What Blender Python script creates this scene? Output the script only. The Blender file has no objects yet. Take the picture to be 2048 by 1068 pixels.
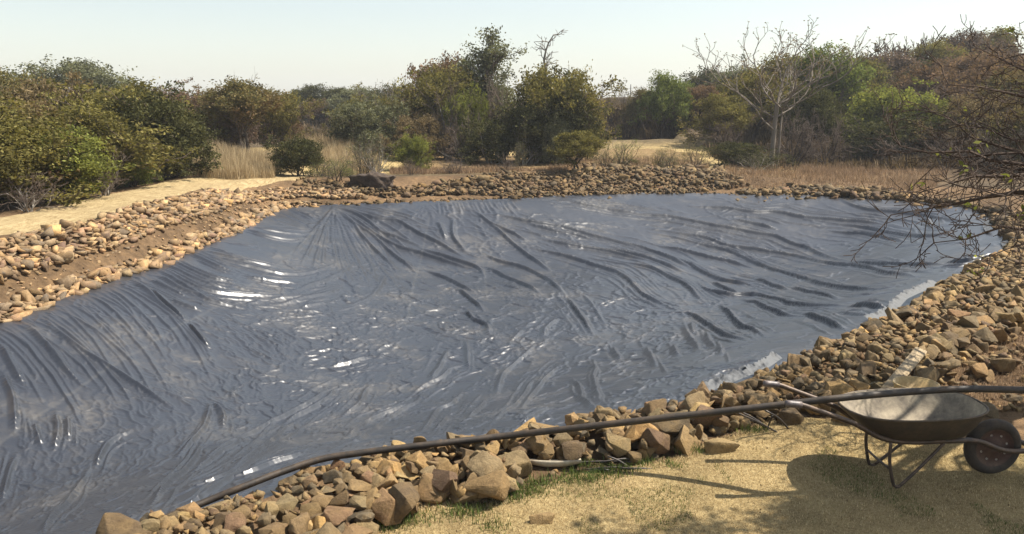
import bpy, math, random
import numpy as np
from mathutils import Vector, Matrix
C = bpy.context.scene.collection
rng = np.random.default_rng(7)
random.seed(7)
# ------------------------------------------------------------------ camera model
CAMZ, PITCH, FPX = 2.4, math.radians(11.2), 1607.0
CP, SP = math.cos(PITCH), math.sin(PITCH)
def ray(px, py):
    a = (px-1024)/FPX; b = (py-534)/FPX
    return np.array([a, CP - b*SP, -(SP + b*CP)])
def at_z(px, py, z=0.0):
    r = ray(px, py); t = (z-CAMZ)/r[2]; return np.array([r[0]*t, r[1]*t, z])
def at_t(px, py, t):
    r = ray(px, py); return np.array([r[0]*t, r[1]*t, CAMZ + r[2]*t])
def proj(P):
    P = np.asarray(P, float); x = P[..., 0]; y = P[..., 1]; z = P[..., 2]-CAMZ
    d = y*CP - z*SP; v = -(y*SP + z*CP)
    d = np.where(np.abs(d) < 1e-6, 1e-6, d)
    return 1024 + FPX*x/d, 534 + FPX*v/d, d
# ------------------------------------------------------------------ object helpers
def tag(o, label=None, cat=None, group=None, kind=None):
    if label: o['label'] = label
    if cat: o['category'] = cat
    if group: o['group'] = group
    if kind: o['kind'] = kind
    return o
def np_mesh(name, V, F, smooth=False, mats=(), mat_idx=None, tint=None):
    """V (n,3); F (m,k) with k 3 or 4 (all alike) or a list of such arrays."""
    me = bpy.data.meshes.new(name)
    Fs = F if isinstance(F, list) and np.ndim(F[0]) == 2 else [np.asarray(F)]
    Fs = [np.asarray(f, np.int32) for f in Fs if len(f)]
    me.vertices.add(len(V)); me.vertices.foreach_set('co', np.asarray(V, np.float32).ravel())
    nl = sum(f.size for f in Fs); nf = sum(len(f) for f in Fs)
    me.loops.add(nl); me.loops.foreach_set('vertex_index', np.concatenate([f.ravel() for f in Fs]))
    tot = np.concatenate([np.full(len(f), f.shape[1], np.int32) for f in Fs])
    st = np.concatenate([[0], np.cumsum(tot)[:-1]]).astype(np.int32)
    me.polygons.add(nf); me.polygons.foreach_set('loop_start', st); me.polygons.foreach_set('loop_total', tot)
    if smooth: me.polygons.foreach_set('use_smooth', np.ones(nf, bool))
    if mat_idx is not None: me.polygons.foreach_set('material_index', np.asarray(mat_idx, np.int32))
    me.update(calc_edges=True)
    if tint is not None:
        tint = np.asarray(tint, np.float32)
        if tint.ndim == 1:
            a = me.attributes.new('tint', 'FLOAT', 'POINT'); a.data.foreach_set('value', tint)
        else:
            a = me.color_attributes.new('tint', 'FLOAT_COLOR', 'POINT')
            if tint.shape[1] == 3: tint = np.hstack([tint, np.ones((len(tint), 1), np.float32)])
            a.data.foreach_set('color', tint.ravel())
    for m in mats: me.materials.append(m)
    return me
def link(name, me, parent=None, loc=None):
    o = bpy.data.objects.new(name, me); C.objects.link(o)
    if parent is not None: o.parent = parent
    if loc is not None: o.location = loc
    return o
def empty(name, loc=(0, 0, 0), rz=0.0):
    o = bpy.data.objects.new(name, None); C.objects.link(o)
    o.location = loc; o.rotation_euler = (0, 0, rz); o.empty_display_size = .1; return o
# ------------------------------------------------------------------ node helpers
def mat(name):
    m = bpy.data.materials.new(name); m.use_nodes = True
    nt = m.node_tree; b = nt.nodes['Principled BSDF']; return m, nt, b
def N(nt, typ, **kw):
    n = nt.nodes.new(typ)
    for k, v in kw.items():
        if k == 'ins':
            for kk, vv in v.items(): n.inputs[kk].default_value = vv
        else: setattr(n, k, v)
    return n
def noise(nt, scale, detail=4, rough=.6, vec=None, dist=0):
    n = N(nt, 'ShaderNodeTexNoise'); n.inputs['Scale'].default_value = scale
    n.inputs['Detail'].default_value = detail; n.inputs['Roughness'].default_value = rough
    n.inputs['Distortion'].default_value = dist
    if vec is not None: nt.links.new(vec, n.inputs['Vector'])
    return n.outputs['Fac']
def ramp(nt, fac, stops):
    n = N(nt, 'ShaderNodeValToRGB'); e = n.color_ramp.elements
    while len(e) > 1: e.remove(e[-1])
    e[0].position = stops[0][0]; e[0].color = (*stops[0][1], 1)
    for p, c in stops[1:]:
        x = e.new(p); x.color = (*c, 1)
    nt.links.new(fac, n.inputs['Fac']); return n.outputs['Color']
def mix(nt, fac, a, b, typ='MIX'):
    n = N(nt, 'ShaderNodeMix', data_type='RGBA', blend_type=typ)
    for s, v in ((n.inputs[0], fac), (n.inputs[6], a), (n.inputs[7], b)):
        if hasattr(v, 'is_output'): nt.links.new(v, s)
        elif isinstance(v, (int, float)): s.default_value = v
        else: s.default_value = (*v, 1) if len(v) == 3 else v
    return n.outputs[2]
def mth(nt, op, a, b=0.0, clamp=False):
    n = N(nt, 'ShaderNodeMath', operation=op, use_clamp=clamp)
    for s, v in ((n.inputs[0], a), (n.inputs[1], b)):
        if hasattr(v, 'is_output'): nt.links.new(v, s)
        else: s.default_value = v
    return n.outputs[0]
def bump(nt, b, h, strength=.5, dist=.02):
    n = N(nt, 'ShaderNodeBump'); n.inputs['Strength'].default_value = strength
    n.inputs['Distance'].default_value = dist
    nt.links.new(h, n.inputs['Height']); nt.links.new(n.outputs[0], b.inputs['Normal'])
def pos(nt, obj=False):
    if obj: return N(nt, 'ShaderNodeTexCoord').outputs['Object']
    return N(nt, 'ShaderNodeNewGeometry').outputs['Position']
def attr(nt, name='tint'):
    return N(nt, 'ShaderNodeAttribute', attribute_name=name)
# ------------------------------------------------------------------ numpy noise
def vnoise(x, y, seed=0):
    def h(i, j):
        n = (i*374761393 + j*668265263 + seed*974634777) & 0x7fffffff
        n = ((n ^ (n >> 13))*1274126177) & 0x7fffffff
        return ((n ^ (n >> 16)) & 0xffff)/65535.0
    x = np.asarray(x, float); y = np.asarray(y, float)
    i = np.floor(x).astype(np.int64); j = np.floor(y).astype(np.int64)
    fx = x-i; fy = y-j; fx = fx*fx*(3-2*fx); fy = fy*fy*(3-2*fy)
    return (h(i, j)*(1-fx)*(1-fy)+h(i+1, j)*fx*(1-fy)+h(i, j+1)*(1-fx)*fy+h(i+1, j+1)*fx*fy)
def fbm(x, y, seed=0, oct=4):
    s = 0; a = .5
    for k in range(oct): s = s+a*(vnoise(x, y, seed+k*17)-.5); a *= .5; x = x*2.03; y = y*2.03
    return s
def sstep(a, b, x):
    t = np.clip((x-a)/(b-a), 0, 1); return t*t*(3-2*t)
# ------------------------------------------------------------------ pond rim
RIMPX = [(0,650,0),(60,625,0),(120,600,0),(225,560,0),(330,530,0),(400,495,0),(450,478,0),(510,445,0),(560,419,0),(600,413,0),
 (700,411,0),(780,408,0),(900,403,0),(1000,400,0),(1100,395,0),(1200,389,0),(1350,388,0),(1500,389,0),(1650,392,0),(1760,398,0),
 (1850,405,0),(1930,414,0),(1968,428,0),(1990,448,.03),(2012,478,.05),(2008,497,.05),(1985,516,.08),(1940,535,.1),(1895,560,.1),(1850,585,.1),(1800,620,.1),(1750,645,.1),(1690,670,.1),
 (1620,697,.1),(1560,725,.1),(1500,752,.1),(1420,783,.1),(1330,807,.1),(1200,833,.1),(1000,870,.1),(830,897,.08),(640,935,.06),
 (500,985,.05),(400,1020,.05),(300,1052,.05),(210,1080,.05)]
RIM = [at_z(a, b, c)[:2] for a, b, c in RIMPX]
RIM += [np.array(p) for p in [(-3.1, 2.9), (-4.3, 1.7), (-6.0, 1.2), (-7.4, 2.6), (-7.2, 5.2), (-6.4, 7.6)]]
RIM = np.array(RIM)
def smooth_poly(P, it=1):
    for _ in range(it):
        Q = np.roll(P, -1, 0); P = np.stack([.75*P+.25*Q, .25*P+.75*Q], 1).reshape(-1, 2)
    return P
RIM = smooth_poly(RIM, 1)
def inside(P, x, y):
    r = np.zeros(np.shape(x), bool); n = len(P)
    for i in range(n):
        x0, y0 = P[i]; x1, y1 = P[(i+1) % n]
        if y0 == y1: continue
        c = (y0 > y) != (y1 > y)
        r ^= c & (x < (x1-x0)*(y-y0)/(y1-y0)+x0)
    return r
def sdf(P, x, y, closed=True):
    x = np.asarray(x, float); y = np.asarray(y, float)
    d = np.full(x.shape, 1e9); n = len(P)
    for i in range(n if closed else n-1):
        ax, ay = P[i]; bx, by = P[(i+1) % n]; ex, ey = bx-ax, by-ay
        L = ex*ex+ey*ey+1e-12
        t = np.clip(((x-ax)*ex+(y-ay)*ey)/L, 0, 1)
        d = np.minimum(d, (x-ax-t*ex)**2+(y-ay-t*ey)**2)
    d = np.sqrt(d)
    return np.where(inside(P, x, y), -d, d) if closed else d
def bowl0(s):           # s = depth inside the rim (m, positive inside)
    return -1.15*sstep(-.6, 4.2, s) + 1.15*sstep(-.6, 4.2, 0.0)
_bx = np.arange(-9, 15, .2); _by = np.arange(-1, 26, .2)
_BX, _BY = np.meshgrid(_bx, _by); _B = bowl0(np.maximum(-sdf(RIM, _BX, _BY), 0))
_k = np.exp(-.5*(np.arange(-10, 11)/3.6)**2); _k /= _k.sum()
_B = np.apply_along_axis(lambda v: np.convolve(np.pad(v, 10, 'edge'), _k, 'valid'), 0, _B)
_B = np.apply_along_axis(lambda v: np.convolve(np.pad(v, 10, 'edge'), _k, 'valid'), 1, _B)
def bowl(x, y, s):
    fx = np.clip((x+9)/.2, 0, len(_bx)-1.001); fy = np.clip((y+1)/.2, 0, len(_by)-1.001)
    i = fx.astype(int); j = fy.astype(int); fx = fx-i; fy = fy-j
    b = _B[j, i]*(1-fx)*(1-fy)+_B[j, i+1]*fx*(1-fy)+_B[j+1, i]*(1-fx)*fy+_B[j+1, i+1]*fx*fy
    s = np.maximum(s, 0); k = sstep(.1, 1.6, s)
    return bowl0(s)*(1-k)+b*k
# ------------------------------------------------------------------ terrain
CTRL_PX = [(0,430,12.4),(180,395,15.3),(390,350,20.5),(520,350,21),(0,470,10.5),(300,415,14.2),(0,400,20),(200,330,30),(100,290,45),(400,310,28),
 (490,300,30),(450,345,22.5),(600,241,60),(680,262,50),(640,290,38),(720,240,75),(400,250,70),(150,240,80),(800,340,26),(1000,350,24.5),(650,345,25),
 (1000,320,31),(1180,322,30),(900,300,36),(1080,290,38),(1250,303,33),(1180,285,38),(1400,300,35),(1250,243,42),(1360,246,42),(1150,245,45),
 (1250,196,85),(1150,202,90),(1400,196,80),(1000,215,90),(850,225,90),(1440,338,27.5),(1600,348,28),(1700,358,26),(1850,368,24),(1548,338,30),
 (1600,300,37),(1700,250,47),(1800,200,57),(1900,180,62),(2000,172,65),(1700,205,70),(1500,212,72),(2250,180,60),(1500,290,38),(1650,320,33),(1800,330,31),(1950,340,27),
 (2048,400,19),(2300,430,16),(2048,620,8.7),(2300,620,8.5),(2048,700,7.3),(2300,750,6.5),(2048,520,12),(1980,560,10.2),
 (600,217,250),(1000,212,250),(1500,205,250),(2000,200,250),(100,220,250),(-400,400,25),(-400,300,60),(-600,220,200)]
CTRL = [at_t(*c) for c in CTRL_PX]
for p in [(0,0),(2,2),(-2,1),(4,0),(0,-6),(6,-4),(-6,-4),(2,4.2),(3.2,4.6),(4.5,4.4),(1,3.5),(-.5,4.0),(0,5),(2,5.3),(6.5,3),(-10,0),(12,2),(0,-40),(40,-20),(-40,-20),(60,10),(-60,8),(-10,6),(0,-200),(2.8,5.6),(4,5.3)]:
    z = 0.0 if abs(p[0]) < 9 and abs(p[1]) < 9 else .3
    CTRL.append(np.array([p[0], p[1], z]))
CTRL = np.array(CTRL)
def lp(x, y):
    d = np.sqrt(x*x+(y+1.0)**2)+1.5
    a = np.arctan2(x, y+1.0); l = np.log(d)
    return 2.2*a*np.minimum(1, d/6), 2.2*l
def tps_fit(X, Y, Z, lam=2e-3):
    n = len(X); r = np.hypot(X[:, None]-X, Y[:, None]-Y)
    K = np.where(r > 0, r*r*np.log(r+1e-12), 0)+lam*np.eye(n)
    P = np.stack([np.ones(n), X, Y], 1)
    A = np.block([[K, P], [P.T, np.zeros((3, 3))]])
    return np.linalg.solve(A, np.concatenate([Z, np.zeros(3)]))
_cu, _cv = lp(CTRL[:, 0], CTRL[:, 1])
_W = tps_fit(_cu, _cv, CTRL[:, 2])
def base_terrain(x, y):
    x = np.asarray(x, float); y = np.asarray(y, float); sh = x.shape
    u, v = lp(x.ravel(), y.ravel()); out = np.full(u.shape, _W[-3])+_W[-2]*u+_W[-1]*v
    for i in range(len(_cu)):
        r2 = (u-_cu[i])**2+(v-_cv[i])**2
        out += _W[i]*.5*r2*np.log(r2+1e-12)
    return np.clip(out, -1.2, 9).reshape(sh)
# bank profile round the rim:   (x, y, s1, h1, s2, h2)  soil shelf to s1/h1, stone face to s2/h2
def bankpts():
    L = []
    for px, py, s1, h1, s2, h2 in [(0,650,.45,.24,1.05,.76),(225,560,.5,.30,.98,.71),(400,495,.45,.36,.95,.77),(510,445,.5,.35,.92,.71),
        (590,413,.6,.22,1.5,.60),(700,411,.7,.12,2.2,.42),(900,403,.9,.10,2.4,.40),(1100,395,1.0,.12,2.8,.50),(1200,389,1.0,.12,3.2,.55),
        (1400,388,1.0,.10,3.0,.50),(1500,389,.8,.05,1.6,.25),(1760,398,.5,.06,1.6,.22),(1930,414,.3,.08,1.5,.28),(2010,490,.25,.12,1.2,.25),
        (1895,560,.2,.12,1.2,.26),(1690,670,.2,.12,1.1,.22),(1420,783,.2,.10,.8,.13),(1000,870,.2,.10,.7,.05),(640,935,.2,.10,.7,.05),(210,1080,.2,.08,.7,.05)]:
        p = at_z(px, py, 0); L.append((p[0], p[1], s1, h1, s2, h2))
    L += [(-3.5,2.6,.2,.1,.7,.08),(-6,1.3,.3,.2,1,.5),(-7.2,5,.45,.24,1.05,.76)]
    return np.array(L)
BP = bankpts()
def terrain(x, y, full=True):
    x = np.asarray(x, float); y = np.asarray(y, float)
    z = base_terrain(x, y)
    near = (x > -13) & (x < 19) & (y > -1) & (y < 33)
    if near.any():
        xn = x[near]; yn = y[near]; s = sdf(RIM, xn, yn)
        w = 1/((xn[:, None]-BP[:, 0])**2+(yn[:, None]-BP[:, 1])**2+.4)**1.5
        w /= w.sum(1, keepdims=True); s1, h1, s2, h2 = (w@BP[:, 2:]).T
        prof = np.where(s < s1, h1*sstep(0, 1, s/s1*.999)*.9+h1*.1*np.clip(s/s1, 0, 1), h1+(h2-h1)*np.clip((s-s1)/(s2-s1), 0, 1)**.85)
        k = sstep(0, 1, (s-s2)/np.maximum(.8, s2*.9))
        zz = prof*(1-k)+z[near]*k
        if full: zz = zz+.05*fbm(xn*2.2, yn*2.2, 3)*np.clip(s, 0, .5)*2*(.3+.7*sstep(5.5, 8, yn))
        zz = np.where(s < 0.0, bowl(xn, yn, -s)-.14, zz-.02)
        z = z.copy(); z[near] = zz
    if full:
        d = np.hypot(x, y)
        z = z+np.where(d > 24, fbm(x*.35, y*.35, 5)*.5*sstep(24, 40, d), 0)
        # the scooped cutting in the hillside
        c = at_t(1268, 268, 40.5)
        q = ((x-c[0])/2.7)**2+((y-c[1])/2.4)**2
        z = z-.75*(1-sstep(.75, 1.05, q))
        z = z+.55*np.exp(-(((x-c[0])/3.0)**2+((y-c[1]-3.0)/.9)**2))
    return z
def ground_z(x, y): return float(terrain(np.array([float(x)]), np.array([float(y)]))[0])
# ------------------------------------------------------------------ liner surface
def liner_z(x, y):
    s = sdf(RIM, x, y)
    z = bowl(x, y, -s)
    z = z+.10*fbm(x*.55, y*.55, 11, 3)*sstep(0, 1.2, -s)
    return z
def hit_liner(pts):
    P = np.array(pts, float); R = np.array([ray(a, b) for a, b in P])
    t = (0-CAMZ)/R[:, 2]
    for _ in range(14):
        x = R[:, 0]*t; y = R[:, 1]*t
        zn = np.minimum(liner_z(x, y), .3)
        t = .5*t+.5*(zn-CAMZ)/R[:, 2]
    return np.stack([R[:, 0]*t, R[:, 1]*t], 1)
# traced folds of the sheet: (height cm, half-width cm, points)
S = []
def fold(h, w, *p): S.append((h/100, w/100, p, FACE))
BRIGHT = (.80, -.60); DARK = (-.45, -.89); FACE = BRIGHT
L3 = [((314,538),(352,561),(387,581),(416,599),(436,606),(474,615),(509,622)),((323,535),(372,564),(422,583),(471,590),(526,593),(570,592)),
 ((317,551),(358,576),(396,590),(425,602)),((387,499),(425,512),(462,523),(503,535),(547,547),(579,550),(619,547),(663,535),(686,523)),
 ((410,502),(451,513),(489,523),(520,529),(561,535)),((365,505),(396,515),(433,532),(471,545)),((486,458),(520,468),(555,477),(590,481),(619,477)),
 ((503,454),(541,462),(576,468),(608,470),(634,465)),((573,417),(596,428),(625,442)),((489,552),(526,561),(561,567),(602,571)),
 ((526,602),(561,599),(605,595),(642,590),(666,581)),((540,612),(570,609),(608,599),(652,590),(681,576)),((590,584),(619,573),(654,561),(686,547),(703,532)),
 ((770,547),(764,567),(753,587),(735,602),(706,613),(671,622)),((600,619),(634,612),(657,608)),((300,561),(338,579),(375,596)),
 ((330,527),(365,545),(405,563),(440,575),(480,583)),((345,522),(385,541),(425,557),(470,568)),((592,422),(612,430),(640,437)),((340,600),(370,612),(400,622))]
for p in L3: fold(4.6, 7.0, *p)
for p in L3[:6]+L3[16:18]: fold(2.2, 4.4, *[(a+6, b-6) for a, b in p])
for p in L3[:3]: fold(1.6, 3.5, *[(a-8, b+5) for a, b in p])
L4 = [((300,579),(329,605),(352,625),(371,645)),((378,651),(399,674),(416,695)),
 ((665,414),(700,425),(729,440),(761,465),(797,478),(841,492)),((675,420),(700,434),(738,463),(788,492),(846,510),(905,528),(964,542)),
 ((668,418),(700,440),(729,478),(773,522),(797,548)),((672,420),(700,446),(744,472),(773,498),(817,533),(835,550)),
 ((690,416),(744,437),(794,443),(823,460),(846,472),(887,492),(928,516)),((846,498),(905,519),(952,536),(968,553)),((852,542),(887,557),(917,572),(949,586)),
 ((949,422),(978,446),(1022,466),(1052,481)),((972,428),(1016,435),(1066,446),(1139,460),(1227,484),(1300,503)),
 ((1037,492),(1081,501),(1139,516),(1183,531),(1236,548),(1263,566),(1300,598)),((1125,402),(1198,416),(1300,431)),
 ((1057,449),(1110,463),(1154,472),(1198,484)),((1081,478),(1139,492),(1198,501),(1242,510),(1300,522)),((964,504),(993,522),(1037,534),(1066,545),(1096,563),(1134,595)),
 ((964,437),(987,454),(1028,490),(1066,519),(1104,544)),((970,534),(1002,551),(1052,572),(1081,589)),((905,437),(907,475),(934,507)),((876,446),(890,478)),
 ((914,578),(949,607),(967,624)),((934,621),(949,642),(975,654),(980,674)),((1134,595),(1155,625),(1185,670)),
 ((1200,418),(1270,428),(1340,435),(1397,446),(1453,456),(1509,467),(1551,474),(1588,490),(1621,501),(1700,523)),
 ((1298,456),(1354,467),(1411,477),(1453,492),(1509,501),(1579,512),(1635,525),(1700,534)),((1298,464),(1354,476),(1397,488),(1453,501),(1495,520),(1537,537),(1593,554),(1649,568),(1700,581)),
 ((1312,491),(1369,504),(1425,518),(1467,527),(1509,537)),((1509,557),(1551,574),(1579,581)),((1200,497),(1242,505),(1284,515),(1326,529),(1369,546)),
 ((1354,515),(1397,540),(1439,560),(1481,568),(1526,577)),((1239,523),(1298,537),(1340,557),(1374,574),(1408,605)),
 ((1394,563),(1413,581),(1453,591),(1509,592),(1551,602),(1607,612),(1700,613)),((1425,565),(1453,580),(1481,591)),
 ((1321,627),(1369,627),(1397,636),(1425,658),(1453,672),(1495,680)),((1440,608),(1458,630),(1481,652),(1503,661),(1531,675)),((1484,599),(1515,609),(1560,629),(1604,633)),
 ((1200,534),(1234,546),(1262,565),(1293,593),(1338,615)),((1464,440),(1509,449),(1551,459)),((1380,412),(1453,417),(1503,424),(1551,424),(1607,435),(1700,443)),
 ((1200,478),(1256,490),(1298,501),(1340,515),(1380,535)),((1607,627),(1649,641),(1689,661)),((1579,574),(1635,589),(1678,599)),
 ((1700,523),(1754,530),(1839,532),(1895,530)),((1600,518),(1670,530),(1735,537),(1783,549),(1833,553)),((1600,556),(1642,568),(1690,578),(1754,579),(1797,571)),
 ((1662,447),(1726,456),(1783,468),(1839,474),(1881,471),(1923,459)),((1679,398),(1707,411),(1746,422),(1797,426),(1853,433),(1909,443),(1937,440)),
 ((1844,438),(1858,445),(1863,459)),((1600,433),(1656,439),(1726,445),(1769,449)),((1892,527),(1937,523),(1979,515)),((1656,461),(1726,470),(1769,477),(1811,484)),((1700,613),(1735,612),(1769,619))]
FACE = DARK
for p in L4: fold(7.5, 8.0, *p)
for p in L4[:9]: fold(2.0, 4.5, *[(a+10, b+2) for a, b in p])
L5 = [((262,560),(304,589),(333,617),(373,646)),((81,636),(124,674),(171,707),(219,736),(266,765),(309,793),(352,822)),((5,693),(29,736),(48,769)),
 ((10,746),(24,788),(31,826),(29,864)),((52,650),(95,693),(138,746),(167,769)),((176,936),(162,974),(138,1007),(109,1036),(86,1068)),((33,912),(19,960),(5,1002)),
 ((257,864),(214,893),(190,936)),((423,805),(414,845),(395,874),(352,917)),((409,883),(390,917),(343,960),(300,1012)),((500,872),(457,898),(419,922),(381,943)),
 ((428,807),(447,831),(447,855)),((500,922),(442,955),(376,979)),((500,936),(452,964),(395,1002),(350,1030)),((71,855),(81,888)),((114,826),(119,864),(109,902)),((138,836),(138,883)),
 ((400,931),(423,912),(459,889),(500,868),(538,848),(564,836),(588,824),(623,806),(649,786),(687,768)),((564,853),(590,836),(623,818),(658,795),(672,777)),
 ((473,924),(511,900),(546,874),(564,859),(599,839)),((423,959),(459,941),(494,921),(541,891),(576,871),(605,853),(626,852)),((453,959),(503,944),(546,927),(582,916),(617,902)),
 ((427,965),(463,947),(498,926),(545,896),(580,876)),
 ((693,868),(722,848),(752,833),(790,820),(828,804)),((664,894),(714,877),(737,862),(766,842),(801,824),(834,806),(851,783)),((822,792),(857,768),(881,757),(904,739),(927,730)),
 ((898,698),(886,722),(872,745),(860,765)),((933,683),(936,707),(938,739)),((743,768),(731,789),(716,812),(681,836)),((924,780),(904,807),(875,821),(857,848),(839,862)),
 ((898,827),(884,845),(868,860)),((974,795),(957,815),(936,833)),((1123,727),(1102,746),(1077,775),(1058,797),(1042,819)),((1067,756),(1045,790),(1020,816),(985,848)),
 ((1185,717),(1191,740),(1186,759),(1193,784),(1201,806)),((1071,689),(1055,708),(1029,730),(1007,749),(991,790)),((1115,638),(1093,657),(1086,676)),
 ((1144,755),(1160,778),(1170,803),(1200,822)),((1369,648),(1375,663),(1391,683),(1404,705)),((1413,663),(1420,686),(1432,698)),((1432,683),(1442,702),(1442,711)),((1383,647),(1387,669)),
 ((1347,689),(1359,711)),((1293,692),(1305,714),(1315,733)),((1102,816),(1077,829),(1042,851)),((974,649),(979,673)),((1227,695),(1242,720)),((1045,662),(1023,685)),((660,735),(700,728),(740,715))]
FACE = BRIGHT
for p in L5: fold(5.2, 8.0, *p)
FACE = DARK
for p in L4[9:]:
    if p[0][0] > 1000:
        for _ in range(5):
            a = random.choice([-1, 1])*random.uniform(7, 30); i0 = random.randint(0, max(0, len(p)-3)); q = p[i0:]
            fold(random.uniform(1.6, 3.8), random.uniform(3.4, 5.5), *[(x+a+random.uniform(-3, 3), y-a*.5*random.uniform(.8, 1.2)) for x, y in q])
FACE = BRIGHT
for p in L3[:18]:
    for _ in range(3):
        a = random.uniform(-16, 16); i0 = random.randint(0, max(0, len(p)-3))
        fold(random.uniform(1.4, 3.0), random.uniform(3.5, 5.5), *[(x+a*.6, y-a*.8) for x, y in p[i0:]])
for p in L5:
    for _ in range(2):
        a = random.choice([-1, 1])*random.uniform(9, 26); i0 = random.randint(0, max(0, len(p)-3))
        fold(random.uniform(1.2, 2.6), random.uniform(3, 5), *[(x+a*.7+random.uniform(-3, 3), y+a*.6+random.uniform(-3, 3)) for x, y in p[i0:]])
FACE = DARK
# puckers where the sheet is caught under the far edge
for a in range(26):
    x0 = 870+a*6+random.uniform(-3, 3); l = random.uniform(14, 34)
    fold(2.8, 3.4, (x0, 401), (x0+l*.25, 401+l*.5), (x0+l*(.3+.5*(a/26)), 401+l))
for a in range(16):
    x0 = random.uniform(846, 858); an = random.uniform(.15, 2.9); l = random.uniform(20, 46)
    fold(1.8, 2.6, (x0, 407), (x0+l*math.cos(an)*1.1, 408+l*math.sin(an)*.8))
for a in range(52):     # the big fan at the far left corner
    an = -.15+a/51*2.35+random.uniform(-.05, .05); l = random.uniform(60, 230)
    q = [(668+l*f*math.cos(an+.25*f*(1 if an < .9 else -.6)), 413+l*f*math.sin(an+.25*f)*.85) for f in (0.04, .3, .6, 1)]
    q = [(x, max(y, 414)) for x, y in q]
    fold(3.2, 4.5, *q)
for a in range(30):     # long tension folds falling from the left bank
    x0 = -30+a*10; y0 = 652-(x0)*.37+6
    k = random.uniform(.7, 1.25); l = random.uniform(60, 190)
    fold(random.uniform(1.4, 3.0), random.uniform(4, 8), (x0, y0), (x0+l*.45, y0+l*.35*k), (x0+l*.8, y0+l*.75*k), (x0+l*1.0, y0+l*1.1*k))
SEAMS = [((657,444),(628,465),(590,500),(532,547),(474,590),(373,645),(300,689),(190,755),(100,815),(0,885)),((949,443),(958,478),(964,513),(970,554),(975,600)),
 ((1046,434),(1080,500),(1105,550),(1150,620),(1210,700),(1290,780)),((1200,400),(1260,450),(1320,500),(1390,560)),((860,430),(846,500),(830,560),(815,640))]
# grid (denser towards the near end)
R0, R1 = 2.2, 25.0
DY, DU = .0013, .00135
Yr = R0*np.exp(np.arange(0, math.log(R1/R0), DY))
Ur = np.arange(-2.9, .80, DU)
# columns further left than the view are coarser
Ur = np.concatenate([np.arange(-3.0, -.95, DU*3), np.arange(-.95, .80, DU)])
GX = Ur[None, :]*Yr[:, None]; GY = np.repeat(Yr[:, None], len(Ur), 1)
keep0 = inside(RIM, GX, GY)
from_rim = np.full(GX.shape, 9.0)
_blk = (GX > RIM[:, 0].min()-.6) & (GX < RIM[:, 0].max()+.6) & (GY < RIM[:, 1].max()+.5)
from_rim[_blk] = sdf(RIM, GX[_blk], GY[_blk])
GZ = np.zeros_like(GX)
GZ[_blk] = bowl(GX[_blk], GY[_blk], -from_rim[_blk])+.10*fbm(GX[_blk]*.55, GY[_blk]*.55, 11, 3)*sstep(0, 1.2, -from_rim[_blk])
HF = np.zeros_like(GX)
SEAM = np.zeros_like(GX)
def curve(P, step=.06):
    P = np.asarray(P); n = len(P)
    if n > 2:
        T = np.gradient(P, axis=0); out = []
        for i in range(n-1):
            L = np.linalg.norm(P[i+1]-P[i]); m = max(2, int(L/step))
            t = np.linspace(0, 1, m, endpoint=False)[:, None]
            out.append((2*t**3-3*t**2+1)*P[i]+(t**3-2*t*t+t)*T[i]+(3*t*t-2*t**3)*P[i+1]+(t**3-t*t)*T[i+1])
        return np.concatenate(out+[P[-1:]])
    L = np.linalg.norm(P[1]-P[0]); m = max(3, int(L/step))
    return P[0]+(P[1]-P[0])*np.linspace(0, 1, m)[:, None]
def raster(P, h, w, target, mode='ridge', face=None, taper=.25, wn=.3):
    n = len(P)
    if n < 2: return
    for i in range(n-1):
        a, b = P[i], P[i+1]; f = (i+.5)/(n-1)
        hh = h*min(1, f/taper+.12, (1-f)/taper+.12)
        y0 = min(a[1], b[1])-w; y1 = max(a[1], b[1])+w
        j0, j1 = np.searchsorted(Yr, [y0, y1]); j0 = max(j0, 0)
        if j1 <= j0: continue
        x0 = min(a[0], b[0])-w; x1 = max(a[0], b[0])+w
        us = [x0/Yr[j0], x0/Yr[min(j1, len(Yr)-1)], x1/Yr[j0], x1/Yr[min(j1, len(Yr)-1)]]
        i0, i1 = np.searchsorted(Ur, [min(us), max(us)])
        if i1 <= i0: continue
        X = GX[j0:j1, i0:i1]; Y = GY[j0:j1, i0:i1]
        e = b-a; L = e@e+1e-12
        t = np.clip(((X-a[0])*e[0]+(Y-a[1])*e[1])/L, 0, 1)
        dx = X-a[0]-t*e[0]; dy = Y-a[1]-t*e[1]
        d = np.sqrt(dx*dx+dy*dy)
        if face is not None:
            sg = sstep(-.35, .35, (dx*face[0]+dy*face[1])/(d+.004))
            d = d/(w*(1-sg)+np.maximum(w*wn, .0030*Y)*sg)
        else: d = d/w
        if mode == 'ridge':
            v = hh*np.clip(1-d, 0, 1)**1.35
        else:
            v = np.clip(1.3-1.3*d, 0, 1)
        sub = target[j0:j1, i0:i1]; np.maximum(sub, v, out=sub)
dirs = []
for k, (h, w, p, fc) in enumerate(S):
    Q = curve(hit_liner(p))
    if len(Q) > 3:
        wob = np.cumsum(rng.normal(0, .0035, Q.shape), 0); wob -= np.linspace(0, 1, len(Q))[:, None]*wob[-1]; Q = Q+wob
    far = np.clip(np.mean(Q[:, 1])/9, .75, 1.5)
    layer = np.zeros((1,)) 
    raster(Q, h*(.8+.2*far), w*far, HF, face=fc, wn=.62 if fc is BRIGHT else .3)
    for i in range(0, len(Q)-1, 4):
        e = Q[min(i+3, len(Q)-1)]-Q[i]; L = np.linalg.norm(e)
        if L > 1e-3: dirs.append((*Q[i], *(e/L)))
for p in SEAMS:
    Q = curve(hit_liner(p)); raster(Q, 1, .03, SEAM, 'seam')
dirs = np.array(dirs)
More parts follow.
